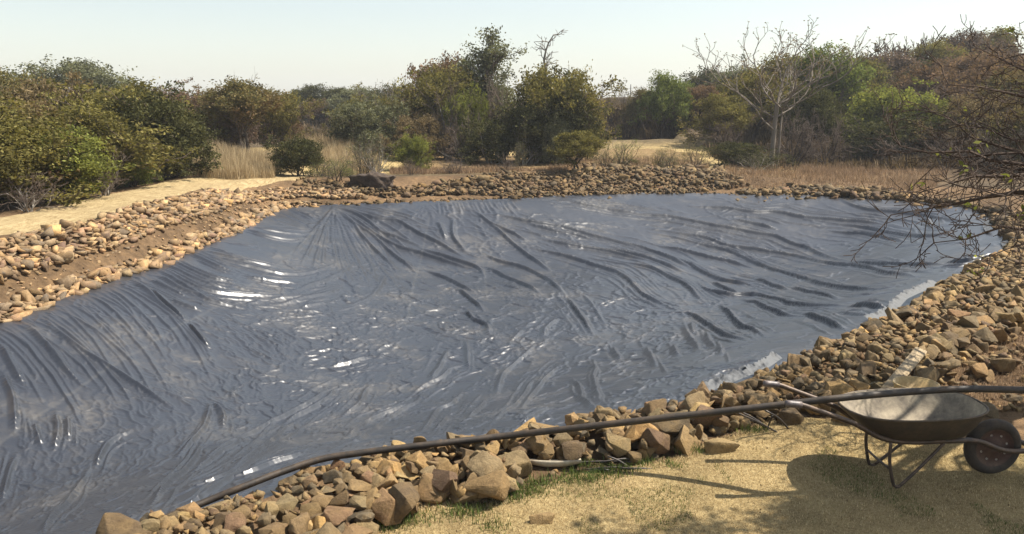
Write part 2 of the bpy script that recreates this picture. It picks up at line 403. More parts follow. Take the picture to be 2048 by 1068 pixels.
# small crumples that follow the neighbouring folds
def crumples(n, box, hr, lr, wr, jitter, strength):
    T = np.zeros_like(GX)
    px = rng.uniform(box[0], box[1], n); py = box[2]+(box[3]-box[2])*rng.random(n)**.8
    dens = np.where((px < 640) & (py < 560+(640-px)*.55), .25, 1.0)*np.where((px > 1150) & (py < 600), .45, 1.0)*(.35+1.3*vnoise(px/130, py/70, 4))*np.where(py > 680, .6, 1.0)
    kk = rng.random(n) < dens; px = px[kk]; py = py[kk]
    Q = hit_liner(np.stack([px, py], 1))
    Q = Q[inside(RIM, Q[:, 0], Q[:, 1])]
    for q in Q:
        d2 = (dirs[:, 0]-q[0])**2+(dirs[:, 1]-q[1])**2
        w = 1/(d2+.02)**1.6
        c2 = (w*(dirs[:, 2]**2-dirs[:, 3]**2)).sum(); s2 = (w*2*dirs[:, 2]*dirs[:, 3]).sum()
        a = .5*math.atan2(s2, c2)+rng.normal(0, jitter)
        fs = min(1.9, max(1.05, q[1]/8)); L = rng.uniform(*lr)*fs; k = rng.normal(0, .8); m = max(4, int(L/.04/fs))
        aa = a+k*np.linspace(-.5, .5, m)*L*2+np.cumsum(rng.normal(0, .10, m))+.45*np.sin(np.arange(m)*L/m*rng.uniform(14, 30)+rng.uniform(0, 6))
        st = np.stack([np.cos(aa), np.sin(aa)], 1)*L/m
        P = q+np.cumsum(st, 0)-st.sum(0)/2
        raster(P, rng.uniform(*hr)*fs, rng.uniform(*wr)*1.5*fs, T, taper=.45, face=BRIGHT if rng.random() < .45 else DARK, wn=.4)
    return T
HC = crumples(4000, (-40, 2030, 395, 1068), (.004, .014), (.25, 1.1), (.014, .036), .24, 1.0)
HD = crumples(850, (480, 1480, 540, 880), (.008, .022), (.35, 1.3), (.016, .044), .32, 1.0)
HS = crumples(2400, (-40, 2030, 395, 1068), (.003, .010), (.35, 1.1), (.018, .04), .14, 1.0)
edge_fade = sstep(0.0, .18, -from_rim)
HF = np.maximum(HF, np.maximum(HC, HD))+HS
GZ = GZ+HF*np.maximum(edge_fade, .35)+.016*fbm(GX*3, GY*3, 21, 3)+.03*fbm(GX*1.3+GY*.3, GY*1.3, 23, 2)+.007*fbm(GX*8+GY*3, GY*8-GX*2, 29, 2)
# lip turned up and over the edge
lip = np.clip(from_rim, 0, .6)
GZ = np.where(from_rim > 0, .0+lip*.10+.03*np.abs(fbm(GX*7, GY*7, 31, 2))*4*sstep(0, .12, lip), GZ)
keep = (from_rim < .10+.10*fbm(GX*2.5, GY*2.5, 41, 3)) & _blk
idx = -np.ones(GX.shape, np.int64)
cell = keep[:-1, :-1] & keep[1:, :-1] & keep[:-1, 1:] & keep[1:, 1:]
used = np.zeros_like(keep)
used[:-1, :-1] |= cell; used[1:, :-1] |= cell; used[:-1, 1:] |= cell; used[1:, 1:] |= cell
idx[used] = np.arange(used.sum())
F = np.stack([idx[:-1, :-1][cell], idx[:-1, 1:][cell], idx[1:, 1:][cell], idx[1:, :-1][cell]], 1)
V = np.stack([GX[used], GY[used], GZ[used]], 1)
col = np.stack([SEAM[used], np.clip(HF[used]*30, 0, 1), sstep(.02, -.06, -from_rim[used])*1.0], 1)
m, nt, b = mat('black_plastic')
P = pos(nt)
a = N(nt, 'ShaderNodeAttribute', attribute_name='tint'); sep = N(nt, 'ShaderNodeSeparateColor'); nt.links.new(a.outputs['Color'], sep.inputs[0])
mp = N(nt, 'ShaderNodeMapping'); mp.inputs['Scale'].default_value = (1.0, 1.0, 1.0); nt.links.new(P, mp.inputs[0])
n1 = noise(nt, .9, 6, .65, P); n2 = noise(nt, 7, 5, .7, P, 1.0); n3 = noise(nt, 38, 3, .6, P)
dust = mth(nt, 'MULTIPLY', ramp(nt, n1, [(.50, (0,)*3), (.66, (1,)*3)]), ramp(nt, n2, [(.40, (.15,)*3), (.62, (1,)*3)]))
colr = mix(nt, mth(nt, 'MULTIPLY', dust, .30), (.019, .021, .027), (.16, .135, .10))
colr = mix(nt, mth(nt, 'MULTIPLY', ramp(nt, n3, [(.62, (0,)*3), (.74, (1,)*3)]), .12), colr, (.22, .19, .14))
colr = mix(nt, mth(nt, 'MULTIPLY', sep.outputs[0], .14), colr, (.15, .14, .12))
nt.links.new(colr, b.inputs['Base Color'])
rg = mth(nt, 'ADD', mth(nt, 'MULTIPLY', n2, .14), .31); rg = mth(nt, 'ADD', rg, mth(nt, 'MULTIPLY', dust, .2))
nt.links.new(rg, b.inputs['Roughness']); b.inputs['Specular IOR Level'].default_value = 1.0
mp2 = N(nt, 'ShaderNodeMapping'); mp2.inputs['Scale'].default_value = (3.0, 8.0, 3.0); mp2.inputs['Rotation'].default_value = (0, 0, -.5); nt.links.new(P, mp2.inputs[0])
nb = noise(nt, 3.2, 5, .62, mp2.outputs[0], 1.6)
bump(nt, b, nb, .15, .015)
b.inputs['Coat Weight'].default_value = .30; b.inputs['Coat Roughness'].default_value = .34; b.inputs['Coat IOR'].default_value = 1.45
M_LINER = m
liner = link('pond_liner', np_mesh('pond_liner', V, F, True, [m], None, col))
tag(liner, 'wrinkled black plastic pond liner spread across the hollow inside the ring of rocks', 'pond liner')
print('liner faces', len(F))
# ------------------------------------------------------------------ ground sheet
def axis(lo, hi, fine, far, ratio=1.07):
    a = list(np.arange(lo, hi+1e-6, fine)); d = fine; x = a[-1]
    while x < far: d *= ratio; x += d; a.append(x)
    d = fine; x = a[0]; pre = []
    while x > -far: d *= ratio; x -= d; pre.append(x)
    return np.array(pre[::-1]+a)
gx = axis(-9.5, 13.5, .075, 700); gy = axis(1.5, 29, .075, 700)
X, Y = np.meshgrid(gx, gy); Z = terrain(X, Y)
nx = len(gx); I = np.arange(X.size).reshape(X.shape)
F = np.stack([I[:-1, :-1], I[:-1, 1:], I[1:, 1:], I[1:, :-1]], -1).reshape(-1, 4)
s = sdf(RIM, X, Y)
d = np.hypot(X, Y)
soil = np.array([.150, .098, .055]); litter = np.array([.15, .10, .06]); straw = np.array([.42, .32, .155]); hill = np.array([.092, .070, .044])
colr = np.tile(hill, (X.size, 1)).reshape(*X.shape, 3)
n = fbm(X*.6, Y*.6, 71, 4)[..., None]
flat = sstep(24, 26, Y)*sstep(40, 34, Y)*sstep(-12, -8, X)*sstep(15, 8, X)
colr = colr*(1-flat[..., None])+flat[..., None]*(straw*(.9+.8*n))
rr = sstep(60, 40, d)*sstep(1, 8, X-Y*.2)*sstep(22, 26, Y)
rr = rr[..., None]; colr = colr*(1-rr*.7)+rr*.7*np.array([.135, .092, .056])*(1+n)
k = (sstep(3.6, 2.6, s)*(s < 6))[..., None]; colr = colr*(1-k)+k*(soil*(1+1.2*n))
k = (sstep(5, 6, X+.45*(9-Y))*sstep(13, 9, Y)*sstep(.6, 1.2, s))[..., None]; colr = colr*(1-k)+k*litter*(1+n)
c0 = at_t(1268, 268, 40.5); k = np.exp(-(((X-c0[0])/3.2)**4+((Y-c0[1]-.9)/1.7)**4))[..., None]; colr = colr*(1-k)+k*np.array([.050, .030, .024])  # shade on the cutting's face painted into the soil colour
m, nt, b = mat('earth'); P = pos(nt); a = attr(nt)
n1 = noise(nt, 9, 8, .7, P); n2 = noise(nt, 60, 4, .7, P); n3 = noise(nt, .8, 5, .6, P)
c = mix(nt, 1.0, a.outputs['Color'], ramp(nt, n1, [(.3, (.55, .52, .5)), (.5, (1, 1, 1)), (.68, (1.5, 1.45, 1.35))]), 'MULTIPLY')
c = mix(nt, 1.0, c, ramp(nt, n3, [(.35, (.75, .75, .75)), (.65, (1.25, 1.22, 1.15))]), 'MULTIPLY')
nt.links.new(c, b.inputs['Base Color']); b.inputs['Roughness'].default_value = .95; b.inputs['Specular IOR Level'].default_value = .15
bump(nt, b, mth(nt, 'ADD', n1, mth(nt, 'MULTIPLY', n2, .4)), .8, .06)
M_EARTH = m
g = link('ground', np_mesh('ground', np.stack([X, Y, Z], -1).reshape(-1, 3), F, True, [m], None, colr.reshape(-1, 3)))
tag(g, kind='structure')
# ------------------------------------------------------------------ rocks
def hull(P):
    bm = bmesh.new()
    for p in P: bm.verts.new(p)
    r = bmesh.ops.convex_hull(bm, input=bm.verts)
    bmesh.ops.delete(bm, geom=[v for v in bm.verts if not v.link_faces], context='VERTS')
    return bm
import bmesh
def make_rock(seed, npts, boxy, bev, cuts, rough):
    r = np.random.default_rng(seed); P = r.normal(0, 1, (npts, 3)); P /= np.linalg.norm(P, axis=1, keepdims=True)
    P = np.sign(P)*np.abs(P)**boxy; P *= r.uniform(.82, 1.1, (npts, 1)); P *= np.array([1, r.uniform(.68, .95), r.uniform(.5, .8)])
    bm = hull(P*.5)
    bmesh.ops.dissolve_limit(bm, angle_limit=.2, verts=bm.verts, edges=bm.edges)
    if bev: bmesh.ops.bevel(bm, geom=bm.edges, offset=bev, segments=2, profile=.6, affect='EDGES', clamp_overlap=True)
    bmesh.ops.triangulate(bm, faces=bm.faces)
    if cuts:
        bmesh.ops.subdivide_edges(bm, edges=[e for e in bm.edges if e.calc_length() > .12], cuts=cuts, use_grid_fill=True)
        bmesh.ops.triangulate(bm, faces=bm.faces)
    V = np.array([v.co[:] for v in bm.verts]); F = np.array([[v.index for v in f.verts] for f in bm.faces])
    bm.free()
    if rough:
        nn = np.linalg.norm(V, axis=1, keepdims=True)+1e-6
        q = fbm(V[:, 0]*6+V[:, 2]*3, V[:, 1]*6-V[:, 2]*4, seed, 3)+.5*fbm(V[:, 0]*17+V[:, 2]*9, V[:, 1]*17-V[:, 2]*11, seed+5, 2)
        V = V*(1+rough*q[:, None])
    V -= (V.max(0)+V.min(0))/2; V /= (V[:, 0].max()-V[:, 0].min())
    return V, F
HI = [make_rock(100+i, [9, 11, 13, 16, 30, 10][i % 6], [.55, .7, .85, .6, 1.0, .5][i % 6], [.035, .045, .03, .05, .0, .03][i % 6], 2, .16) for i in range(18)]
LO = [make_rock(300+i, [7, 8, 10][i % 3], [.35, .5, .4][i % 3], 0, 0, 0) for i in range(14)]
ROCKC = [tuple(v*.70 for v in c) for c in [(.34, .235, .13), (.30, .21, .13), (.25, .17, .11), (.38, .29, .175), (.27, .17, .125), (.40, .27, .14), (.22, .175, .13), (.30, .23, .16)]]
ROCKC = [(a*1.0, b_*.98, c_*.80) for a, b_, c_ in ROCKC]
m, nt, b = mat('sandstone'); P = pos(nt, True)
oi = N(nt, 'ShaderNodeObjectInfo'); 
def rock_nodes(nt, b, P, rnd, far=False):
    vv = N(nt, 'ShaderNodeVectorMath', operation='ADD'); nt.links.new(P, vv.inputs[0])
    cb = N(nt, 'ShaderNodeCombineXYZ'); nt.links.new(mth(nt, 'MULTIPLY', rnd, 37.0), cb.inputs[0]); nt.links.new(mth(nt, 'MULTIPLY', rnd, 11.0), cb.inputs[1])
    nt.links.new(cb.outputs[0], vv.inputs[1]); P2 = vv.outputs[0]
    k = 1.0 if not far else 5.0
    base = ramp(nt, rnd, [(0, ROCKC[0]), (.14, ROCKC[1]), (.28, ROCKC[2]), (.42, ROCKC[3]), (.56, ROCKC[4]), (.7, ROCKC[5]), (.84, ROCKC[6]), (1, ROCKC[7])])
    n1 = noise(nt, 2.2*k, 6, .65, P2, .6); n2 = noise(nt, 14*k, 6, .75, P2); n3 = noise(nt, 1.3*k, 3, .5, P2, 1.0)
    wn = N(nt, 'ShaderNodeTexWhiteNoise', noise_dimensions='1D'); nt.links.new(mth(nt, 'MULTIPLY', rnd, 91.7), wn.inputs['W'])
    base = mix(nt, 1.0, base, ramp(nt, wn.outputs['Value'], [(0, (.55, .56, .60)), (.4, (.9, .9, .92)), (.75, (1.12, 1.08, 1.0)), (1, (1.55, 1.45, 1.25))]), 'MULTIPLY')
    c = mix(nt, 1.0, base, ramp(nt, n1, [(.3, (.62, .58, .55)), (.52, (1, 1, 1)), (.72, (1.25, 1.2, 1.1))]), 'MULTIPLY')
    c = mix(nt, mth(nt, 'MULTIPLY', ramp(nt, n3, [(.5, (0,)*3), (.62, (1,)*3)]), .5), c, (.19, .125, .055))
    c = mix(nt, 1.0, c, ramp(nt, n2, [(.3, (.7, .7, .7)), (.6, (1.1, 1.1, 1.1))]), 'MULTIPLY')
    nt.links.new(c, b.inputs['Base Color']); b.inputs['Roughness'].default_value = .86; b.inputs['Specular IOR Level'].default_value = .25
    bump(nt, b, mth(nt, 'ADD', n2, mth(nt, 'MULTIPLY', n1, .6)), .55, .04 if not far else .02)
rock_nodes(nt, b, P, oi.outputs['Random'])
M_ROCK = m
m, nt, b = mat('loose_stone'); gi = N(nt, 'ShaderNodeNewGeometry')
rock_nodes(nt, b, gi.outputs['Position'], gi.outputs['Random Per Island'], True)
M_STONES = m
_keep = ROCKC; ROCKC = [(a*1.42+.02, b_*1.36+.02, c_*1.42+.02) for a, b_, c_ in ROCKC]
m, nt, b = mat('pale_pink_stone'); gi = N(nt, 'ShaderNodeNewGeometry')
rock_nodes(nt, b, gi.outputs['Position'], gi.outputs['Random Per Island'], True)
M_PALE = m; ROCKC = [(a*.66, b_*.66, c_*.70) for a, b_, c_ in _keep]  # stone colours darkened next, backlit shade of the far bank painted in
m, nt, b = mat('shade_tinted_stone'); gi = N(nt, 'ShaderNodeNewGeometry')
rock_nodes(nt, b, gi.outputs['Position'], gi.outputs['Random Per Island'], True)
M_SHADED = m; ROCKC = _keep
def rotm(r, flat):
    a = r.uniform(0, 2*math.pi); t = r.normal(0, flat, 2)
    return np.array((Matrix.Rotation(a, 3, 'Z') @ Matrix.Rotation(t[0], 3, 'X') @ Matrix.Rotation(t[1], 3, 'Y')))
ROCKS = []     # (x, y, z, size, rot, protoid, zone)
class Pile:
    def __init__(s, x0, x1, y0, y1, c):
        s.c = c; s.x = np.arange(x0, x1, c); s.y = np.arange(y0, y1, c); s.X, s.Y = np.meshgrid(s.x, s.y)
        s.H = terrain(s.X, s.Y); s.T = s.H.copy()
        s.own = -np.ones(s.H.shape, int); s.cap = lambda x, y: .10; s.block = None
    def drop(s, x, y, size, r, zone, flat=.35, pid=None, M=None, sink=.25, sc=None):
        w = size*.5
        i0 = int((x-w-s.x[0])/s.c); i1 = int((x+w-s.x[0])/s.c)+2; j0 = int((y-w-s.y[0])/s.c); j1 = int((y+w-s.y[0])/s.c)+2
        if i0 < 0 or j0 < 0 or i1 > len(s.x) or j1 > len(s.y): return None
        hx = (s.X[j0:j1, i0:i1]-x)/w; hy = (s.Y[j0:j1, i0:i1]-y)/w; q = hx*hx+hy*hy; ins = q < 1
        if not ins.any(): return None
        Hs = s.T[j0:j1, i0:i1]
        thick = size*.33
        bot = thick*np.sqrt(np.clip(1-q, 0, 1))
        z = np.percentile((Hs+bot*.8)[ins], 62)-thick*sink*.5-.1*thick
        z = min(z, np.min(Hs[ins])+size*.5)
        if s.block is not None and s.block(x, y, z+thick, w): return None
        if z+thick > s.H[(j0+j1)//2, (i0+i1)//2]+s.cap(x, y)+thick*1.05: return None
        top = z+bot
        upd = ins & (top > Hs)
        Hs[upd] = top[upd]
        M = rotm(r, flat) if M is None else M
        ROCKS.append([x, y, z, size, M, r.integers(0, 999) if pid is None else pid, zone, sc])
        s.own[j0:j1, i0:i1][upd] = len(ROCKS)-1
        return ROCKS[-1]
def scatter(pile, poly, n, sizes, zone, seed, flat=.35, weight=None):
    r = np.random.default_rng(seed); lo = poly.min(0); hi = poly.max(0); k = 0
    for _ in range(14):
        Q = r.uniform(lo, hi, (n*3, 2)); ok = inside(poly, Q[:, 0], Q[:, 1])
        Q = Q[ok]
        if weight is not None: Q = Q[r.random(len(Q)) < weight(Q[:, 0], Q[:, 1])]
        for x, y in Q[:n*2]:
            if pile.drop(x, y, sizes(r, x, y), r, zone, flat): k += 1
            if k >= n: return
        if k > n*.97: return
def PX(*p): return np.array([at_z(a, b, c)[:2] for a, b, c in p])
def lnsize(med, sg, lo, hi): return lambda r, x, y: float(np.clip(med*math.exp(r.normal(0, sg)), lo, hi))
_pa = at_z(1700, 794, .62); _pb = at_z(1000, 873, .24)
PIPE = [np.array([8.2, 5.9, .03]), np.array([6.6, 5.7, .12]), at_t(2330, 800, 5.45), at_t(2150, 782, 5.3), at_z(2048, 780, .60), at_z(1930, 778, .61), at_z(1830, 783, .61), at_z(1700, 794, .62), *[_pa+(_pb-_pa)*k for k in (.17, .33, .5, .67, .84)], at_z(1000, 873, .24), at_z(850, 890, .22), at_z(720, 906, .19), at_z(640, 919, .17), at_z(560, 945, .14), at_z(480, 976, .11), at_z(420, 1000, .07), at_z(330, 1036, .04), at_z(240, 1070, .02), at_z(100, 1115, .0)]
_PP = np.array([p for p in PIPE[9:19]]); _t = np.linspace(0, 1, 60); _PQ = np.concatenate([_PP[i]+(_PP[i+1]-_PP[i])*np.linspace(0, 1, 12, endpoint=False)[:, None] for i in range(len(_PP)-1)])
_BC = at_z(1832, 772, .36); _CT = at_z(1105, 932, .09); _RB = at_z(1255, 944, .03)
def pipe_block(x, y, top, w):
    dx = _PQ[:, 0]-x; dy = _PQ[:, 1]-y; d = np.hypot(dx, dy); i = int(np.argmin(d)); pz = _PQ[i, 2]-.03
    if top > .27 and math.hypot(x-_BC[0], y-_BC[1]) < .17+w*.6: return True
    if abs(x-_CT[0]) < .20+w*.5 and -.45 < y-_CT[1] < .05+w*.5 and top > .07+.3*max(0, _CT[1]-y): return True
    if abs(x-_RB[0]) < .36+w*.4 and -.4 < y-_RB[1] < .06+w*.5 and top > .03: return True
    if d[i] < w*.9: return top > pz
    if dy[i] > 0: return top > pz+.30*(d[i]-w*.5)
    return False
# near pile, from the lower left corner round to the wheelbarrow and on up the right-hand bank
NEAR_OUT = [(740,1075,0),(800,1050,0),(870,1020,0),(960,1030,0),(1050,990,0),(1130,960,0),(1220,950,0),(1350,930,0),(1450,895,0),(1520,870,0),(1600,858,0),(1700,870,0),(1760,850,.03),(1860,800,.06),(1880,770,.1),(1900,730,.15),(1990,690,.2),(2048,640,.25),(2140,600,.25),(2140,470,.25),(2048,480,.2)]
near_in = [(210,1080,.05),(300,1052,.05),(400,1020,.05),(500,985,.05),(640,935,.06),(830,897,.08),(1000,870,.1),(1200,833,.1),(1330,807,.1),(1420,783,.1),(1500,752,.1),(1560,725,.1),
 (1620,697,.1),(1690,670,.1),(1750,645,.1),(1800,620,.1),(1850,585,.1),(1895,560,.1),(1940,535,.1),(1985,516,.08),(2012,490,.05)]
NP = np.vstack([PX(*NEAR_OUT), PX(*near_in)[::-1], [[-2.7, 3.1], [-2.3, 2.6], [-.7, 3.0]]])
pile = Pile(-5, 13.0, 1.8, 16.5, .025)
hump = 0.16*sstep(0, .35, sdf(RIM, pile.X, pile.Y))*sstep(.9, .45, sdf(RIM, pile.X, pile.Y)-.0*pile.X)*sstep(4, 6, pile.Y+.9*np.abs(pile.X))
wd = sdf(NP, pile.X, pile.Y)
hump = .11*sstep(.0, -.45, wd)
pile.T += hump
pile.block = pipe_block
def sz_near(r, x, y):
    px, py, t = proj([x, y, .1])
    med = .066+.026*math.exp(-((px-850)/500)**2) if px < 1600 else .082
    return float(np.clip(med*math.exp(r.normal(0, .55)), .026, .22))
def edge_w(x, y): return 1.0
pile.cap = lambda x, y: .14 if y < 6.3 else .13
scatter(pile, NP, 1500, lnsize(.055, .3, .03, .09), 'near', 1)
scatter(pile, NP, 3300, sz_near, 'near', 2, .45)
# rocks single traced ones:  px, py(centre), width px, height px, proto, zone words
HERO = [(755,975,118,70,4,1.0,'largest rounded brown boulder, in the near rock pile beside the lawn'),
 (1082,1000,46,36,0,1.1,'lone flat-topped grey-brown rock sitting on the lawn edge beyond the pile'),
 (990,903,52,52,3,1.4,'upright orange-tan wedge of rock just below the black pipe'),
 (582,948,70,28,9,.6,'flat yellowish slab resting on the liner edge beside the pipe end'),
 (545,968,72,38,4,.8,'tawny round-topped rock beside the yellowish slab at the liner edge'),
 (637,945,60,36,1,1.0,'blocky golden rock at the lower end of the black pipe'),
 (385,1020,54,34,5,1.0,'yellow-brown rock overhanging the liner at bottom left'),
 (960,955,52,44,2,1.2,'dark blocky brown rock above the green weeds'),
 (1000,960,42,44,0,1.1,'squared grey-brown rock right of the dark block above the weeds'),
 (1135,905,48,40,6,.7,'slanting rectangular tan stone behind the bowl-shaped tin'),
 (1245,925,44,32,1,.9,'smooth tan rock beside the black sticks'),
 (925,920,50,38,7,.9,'yellow-faced rock in the middle of the near pile'),
 (1060,905,54,34,8,.8,'pinkish tan sloping rock above the curved tin'),
 (1520,775,60,46,0,1.0,'big brown pyramid rock below the wheelbarrow handles'),
 (1685,700,74,56,4,.9,'large rounded rock above the pipe near the plank'),
 (1580,828,56,44,2,1.0,'shaded dark rock under the wheelbarrow handles'),
 (1880,700,44,72,3,1.3,'tall two-toned rock at the end of the stone bank'),
 (2010,735,52,46,1,.9,'dark brown rock on the bare soil at the right edge'),
 (1835,775,52,36,5,.8,'pinkish block of rock right of the wooden plank'),
 (1690,690,0,0,0,0,None),
 (1850,640,64,40,4,.7,'broad grey-green boulder on the right-hand bank'),
 (1910,655,56,30,7,.7,'low brown boulder where the right bank meets bare soil'),
 (1340,860,70,40,8,.9,'dark blackened rock just under the middle of the pipe'),
 (1440,880,60,34,9,.7,'long pale tan rock by the black rods near the lawn')]
for px, py, w, h, pid, asp, lab in HERO:
    if not lab: continue
    p = at_z(px, py+h*.3, .12); t = proj([p[0], p[1], .12])[2]; sz = w/FPX*t
    M = np.array(Matrix.Rotation(random.uniform(-.5, .5), 3, 'Z') @ Matrix.Rotation(random.uniform(-.15, .15), 3, 'Y'))
    q = pile.drop(p[0], p[1], sz, np.random.default_rng(int(px)), lab, .2, pid, M, sc=(1, .85, max(.55, h/w*1.3)))
scatter(pile, PX((1880,690,.2),(1960,650,.25),(2150,610,.3),(2200,800,.1),(2100,860,.0),(1930,850,0),(1890,790,.1)), 260, lnsize(.05, .5, .02, .16), 'near', 77)
near_n = len(ROCKS)
visible = np.bincount(pile.own[pile.own >= 0], minlength=near_n)
# left stone face, its foot and far banks
def band(c0, c1, px0, px1): pass
farpile = Pile(-9.2, 14, 7.0, 29, .045); farpile.cap = lambda x, y: .05 if x < -4.5 else .09
LW = np.array([[-9.1, 7.2], [-5.0, 7.2], [-4.9, 18], [-3.6, 20.5], [-5.2, 22.2], [-8.5, 21.5]])
s_f = sdf(RIM, farpile.X, farpile.Y)
def RIMW(a, b):
    def f(x, y):
        q = sdf(RIM, x, y); return ((q > a) & (q < b))*1.0
    return f
scatter(farpile, LW, 2600, lnsize(.088, .38, .045, .22), 'left wall', 5, .2, RIMW(.52, .97))
foot = PX((-60,690,0),(-60,560,.3),(160,520,.3),(300,460,.3),(500,385,.2),(620,380,.2),(640,425,0),(560,432,0),(300,560,0))
scatter(farpile, foot, 640, lnsize(.12, .3, .05, .22), 'left foot', 6, .3, RIMW(-.03, .22))
scatter(farpile, foot, 260, lnsize(.035, .4, .02, .07), 'left foot', 66, .3, RIMW(.15, .55))
FB = PX((590,380,.3),(610,372,.4),(780,380,.3),(900,378,.25),(1100,372,.3),(1300,370,.3),(1480,368,.2),(1500,358,.35),(1450,340,.45),(1430,332,.5),(1250,334,.52),(1120,342,.5),(1000,348,.45),(900,358,.42),(780,366,.42),(690,364,.45),(600,352,.6))
scatter(farpile, FB, 3300, lnsize(.10, .38, .05, .28), 'far bank', 7, .3)
FL = np.array([[-7, 14], [14, 14], [14, 27], [-7, 27]])
scatter(farpile, FL, 520, lnsize(.085, .35, .04, .2), 'far foot', 8, .3, lambda x, y: RIMW(-.02, .28)(x, y)*(y > 16.5)*(x > -5.2))
FR = PX((1470,386,.1),(1480,372,.2),(1600,370,.2),(1760,376,.2),(1930,392,.25),(2060,420,.3),(2120,440,.3),(2120,520,.2),(2060,500,.2),(2020,470,.1),(1990,440,.1),(1930,410,.1),(1850,400,.1),(1760,392,.1),(1650,386,.1))
scatter(farpile, FR, 1500, lnsize(.125, .38, .05, .36), 'far right', 9, .3)
HF_ = PX((1160,330,.4),(1500,320,.5),(1520,350,.3),(1160,345,.4))
scatter(farpile, HF_, 160, lnsize(.15, .4, .06, .4), 'behind', 10, .3)
# rubble on the hillsides
hr = np.random.default_rng(31)
for k in range(900):
    px = hr.uniform(1150, 1700); py = hr.uniform(196, 262) if px < 1450 else hr.uniform(290, 345); t = hr.uniform(38, 80) if px < 1450 else hr.uniform(29, 36)
    p = at_t(px, py, t); z = ground_z(p[0], p[1]) if False else None
    ROCKS.append([p[0], p[1], None, hr.uniform(.06, .26)*t/45, rotm(hr, .3), 0, 'hill', None])
hh = [i for i, q in enumerate(ROCKS) if q[2] is None]
zz = terrain(np.array([ROCKS[i][0] for i in hh]), np.array([ROCKS[i][1] for i in hh]))
for i, z in zip(hh, zz): ROCKS[i][2] = z+ROCKS[i][3]*.1
# which single rocks show largest
sc_ = []
for i in range(near_n):
    x, y, z, sz, M, pid, zone, s3 = ROCKS[i]; px, py, t = proj([x, y, z])
    if not (-20 < px < 2068 and 380 < py < 1085) or visible[i]*pile.c**2 < .12*sz*sz and zone == 'near': continue
    vis = visible[i]*pile.c**2/(sz*sz*.78)
    sc_.append((1e9 if zone != 'near' else sz*sz/t/t*min(vis, .8), i))
sc_.sort(reverse=True); SINGLE = [i for _, i in sc_[:298]]
single = set(SINGLE)
protos = [np_mesh('rock', V, F, True, [M_ROCK]) for V, F in HI]
for me in protos:
    me.polygons.foreach_set('use_smooth', np.ones(len(me.polygons), bool))
    try: me.set_sharp_from_angle(angle=math.radians(32))
    except Exception: pass
LM = [(1460, 905, 'beside the black rods'), (1170, 930, 'by the curved tin'), (1290, 950, 'beside the sticks'), (1800, 760, 'around the plank'), (1560, 830, 'under the barrow handles'),
      (1620, 860, 'between rods and wheelbarrow'), (930, 990, 'among the green weeds'), (755, 975, 'next to the biggest boulder'), (560, 985, 'beside the yellowish slab'), (330, 1050, 'at the bottom left corner'),
      (480, 1040, 'in the bottom left heap'), (660, 1040, 'at the bottom edge below the big boulder'), (1000, 880, 'where the pipe touches the stones'), (850, 905, 'under the lower pipe'), (1200, 850, 'above the pipe at mid-pile'),
      (1400, 810, 'above the pipe by the liner'), (1330, 880, 'under the middle of the pipe'), (1700, 700, 'on the slope above the plank'), (1600, 740, 'on the pile by the liner corner'), (1520, 790, 'at the grip ends of the wheelbarrow'),
      (1830, 650, 'on the right bank by the white liner edge'), (1930, 580, 'high on the right bank'), (1990, 520, 'at the far right bend of the bank'), (1880, 720, 'where the right bank ends'), (2000, 700, 'on the bare soil at right'), (1970, 840, 'behind the barrow wheel'), (1050, 950, 'left of the curved tin'), (880, 940, 'in mid-pile left of the tin')]
info = []
for i in SINGLE:
    x, y, z, sz, M, pid, zone, s3 = ROCKS[i]; px, py, t = proj([x, y, z])
    lm = min(LM, key=lambda q: (q[0]-px)**2+((q[1]-py)*1.6)**2)[2]
    sw = 'big' if sz > .23 else 'middling' if sz > .165 else 'small' if sz > .12 else 'tiny'
    shp = ['angular', 'blocky', 'chunky', 'rough', 'rounded', 'sharp-edged'][pid % 6]
    info.append([i, px, py, sw, shp, lm])
labels = {}
from collections import defaultdict
grp = defaultdict(list)
for q in info: grp[(q[3], q[4], q[5])].append(q)
NUM = ['', '', 'two', 'three', 'four', 'five', 'six', 'seven', 'eight', 'nine']
for (sw, shp, lm), L in grp.items():
    L.sort(key=lambda q: q[1]); n = len(L)
    for k, q in enumerate(L):
        if n == 1: labels[q[0]] = f'{sw} {shp} brown rock {lm}'
        else:
            w = 'leftmost' if k == 0 else 'rightmost' if k == n-1 else ['second', 'third', 'fourth', 'fifth', 'sixth', 'seventh'][k-1]
            if n == 2: w = 'left-hand' if k == 0 else 'right-hand'
            labels[q[0]] = f'{w} of {NUM[min(n, 9)]} {sw} {shp} rocks {lm}'
for i in SINGLE:
    x, y, z, sz, M, pid, zone, s3 = ROCKS[i]
    o = link('rock', protos[pid % len(protos)]); R = Matrix(M).to_4x4()
    S3 = s3 or (1, 1, 1)
    o.matrix_world = Matrix.Translation((x, y, z)) @ R @ Matrix.Diagonal((sz*1.12*S3[0], sz*1.12*S3[1], sz*1.12*S3[2], 1))
    tag(o, labels[i] if zone == 'near' else zone, 'rock', 'rocks piled along the near edge of the pond')
